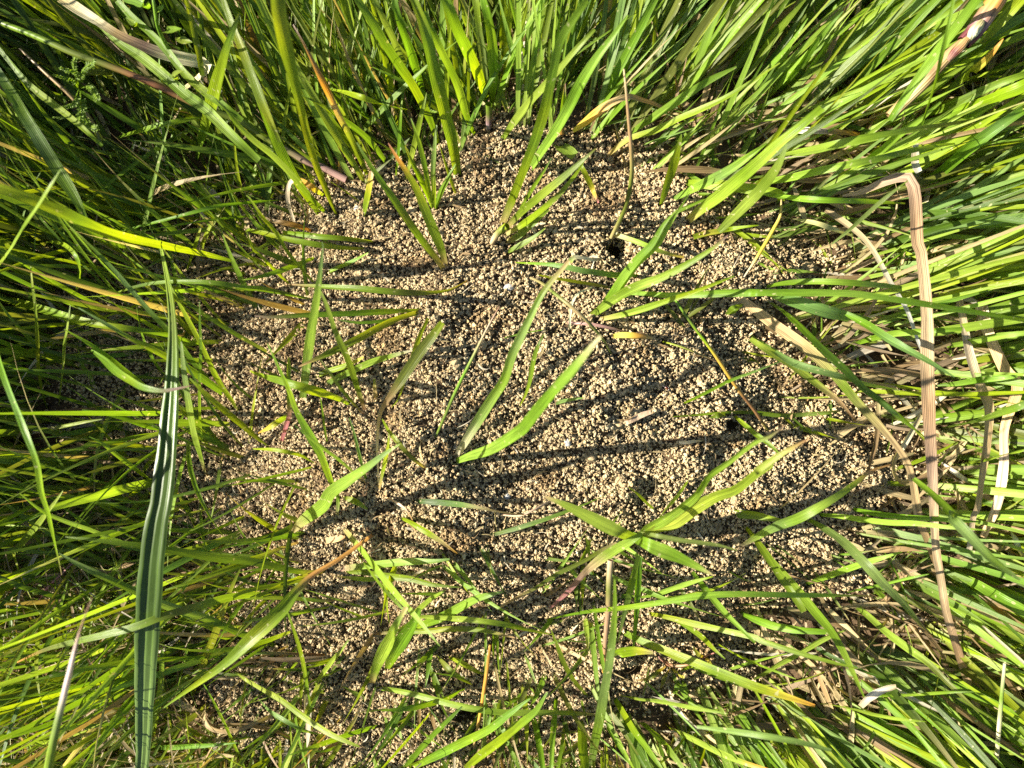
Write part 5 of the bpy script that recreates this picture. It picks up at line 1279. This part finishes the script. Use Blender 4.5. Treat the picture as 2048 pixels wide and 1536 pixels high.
# 4. a few thin leaves over the soil itself, near its rim
b = scatter_grass(620, (-.25, .22, -.22, .15), (1, 3), (.015, .060), (.0008, .0024), lambda x, y: smooth01((poly_sdf(x, y) + .055) / .05) * (poly_sdf(x, y) < 0), (15, 65), (-10, 40), .7, .12)
b4 = scatter_grass(170, (-.24, -.13, -.15, .10), (1, 3), (.08, .15), (.0012, .0028), lambda x, y: np.ones_like(x), (58, 85), (20, 60), .5, .06)  # tall upright leaves added for the shadow stripes they throw on the soil
b3 = scatter_grass(300, (-.19, .05, -.20, -.07), (1, 3), (.02, .07), (.0010, .0028), lambda x, y: np.ones_like(x), (25, 75), (-10, 50), .6, .12)
b2 = scatter_grass(400, (-.25, -.09, -.19, .10), (1, 3), (.03, .10), (.0012, .003), lambda x, y: np.ones_like(x), (30, 78), (-10, 50), .6, .12)
V, Q, C, U = merge([blades_block(**b3), blades_block(**b4), blades_block(**b), blades_block(**b2)])
tag(link('sparse_grass', make_mesh('sparse_grass', V, Q, C, U, MAT['leaf'])), kind='stuff')

# 5. dead thatch lying between the green leaves
n = 12000
x = rng.uniform(-.40, .42, n); y = rng.uniform(-.32, .32, n)
d = poly_sdf(x, y)
k = rng.random(n) < smooth01((d + .002) / .02) * np.where(x > .08, 1.0, np.where(y < -.05, 1.0, .35))
x, y = x[k], y[k]; n = len(x)
phi = field(x, y) + rng.normal(0, .55, n) + np.pi * (rng.random(n) < .3)
tcol = dry[rng.integers(0, len(dry), n)] * rng.uniform(.55, 1.05, (n, 1))
V, Q, C, U = blades_block(x, y, phi, rng.uniform(.012, .07, n), rng.uniform(.0006, .0034, n), np.radians(rng.uniform(-6, 22, n)), np.radians(rng.uniform(-22, 8, n)), tcol, tcol * .9,
                          rng.normal(0, .6, n), rng.normal(0, .7, n), rng.normal(0, .9, n), rng.uniform(0, .5, n), 7, rng.uniform(.0, .011, n))
tag(link('dead_thatch', make_mesh('dead_thatch', V, Q, C, U, MAT['straw'])), kind='stuff')

# 6. root hairs, husks and straw bits among the crumbs
n = 2600
x = rng.uniform(-.24, .20, n); y = rng.uniform(-.2, .13, n); k = poly_sdf(x, y) < .0; x, y = x[k], y[k]; n = len(x)
tcol = dry[rng.integers(0, 5, n)] * rng.uniform(.55, 1.0, (n, 1))
V, Q, C, U = blades_block(x, y, rng.uniform(0, 6.283, n), rng.uniform(.003, .012, n), .00022 + .0009 * rng.random(n) ** 4, np.radians(rng.uniform(-5, 25, n)), np.radians(rng.uniform(-35, 5, n)), tcol, tcol,
                          rng.normal(0, 1.0, n), rng.normal(0, .7, n), rng.normal(0, .9, n), rng.uniform(0, .4, n), 6, rng.uniform(.0024, .0044, n))
tag(link('plant_debris', make_mesh('plant_debris', V, Q, C, U, MAT['straw'])), kind='stuff')

# far meadow beyond the picture, coarser
x = rng.uniform(-1.6, 1.6, 9000); y = rng.uniform(-1.5, 1.5, 9000)
k = (np.abs(x) > .44) | (np.abs(y) > .34); x, y = x[k], y[k]; n = len(x)
c = gcol[rng.integers(0, len(gcol), n)]
V, Q, C, U = blades_block(x, y, rng.uniform(0, 6.283, n), rng.uniform(.08, .16, n), rng.uniform(.004, .009, n), np.radians(rng.uniform(50, 80, n)), np.radians(rng.uniform(0, 50, n)), c, c, rng.normal(0, .3, n),
                          rng.normal(0, .3, n), rng.normal(0, .5, n), rng.uniform(.1, .4, n), 5)
tag(link('meadow_grass', make_mesh('meadow_grass', V, Q, C, U, MAT['leaf'])), kind='stuff')
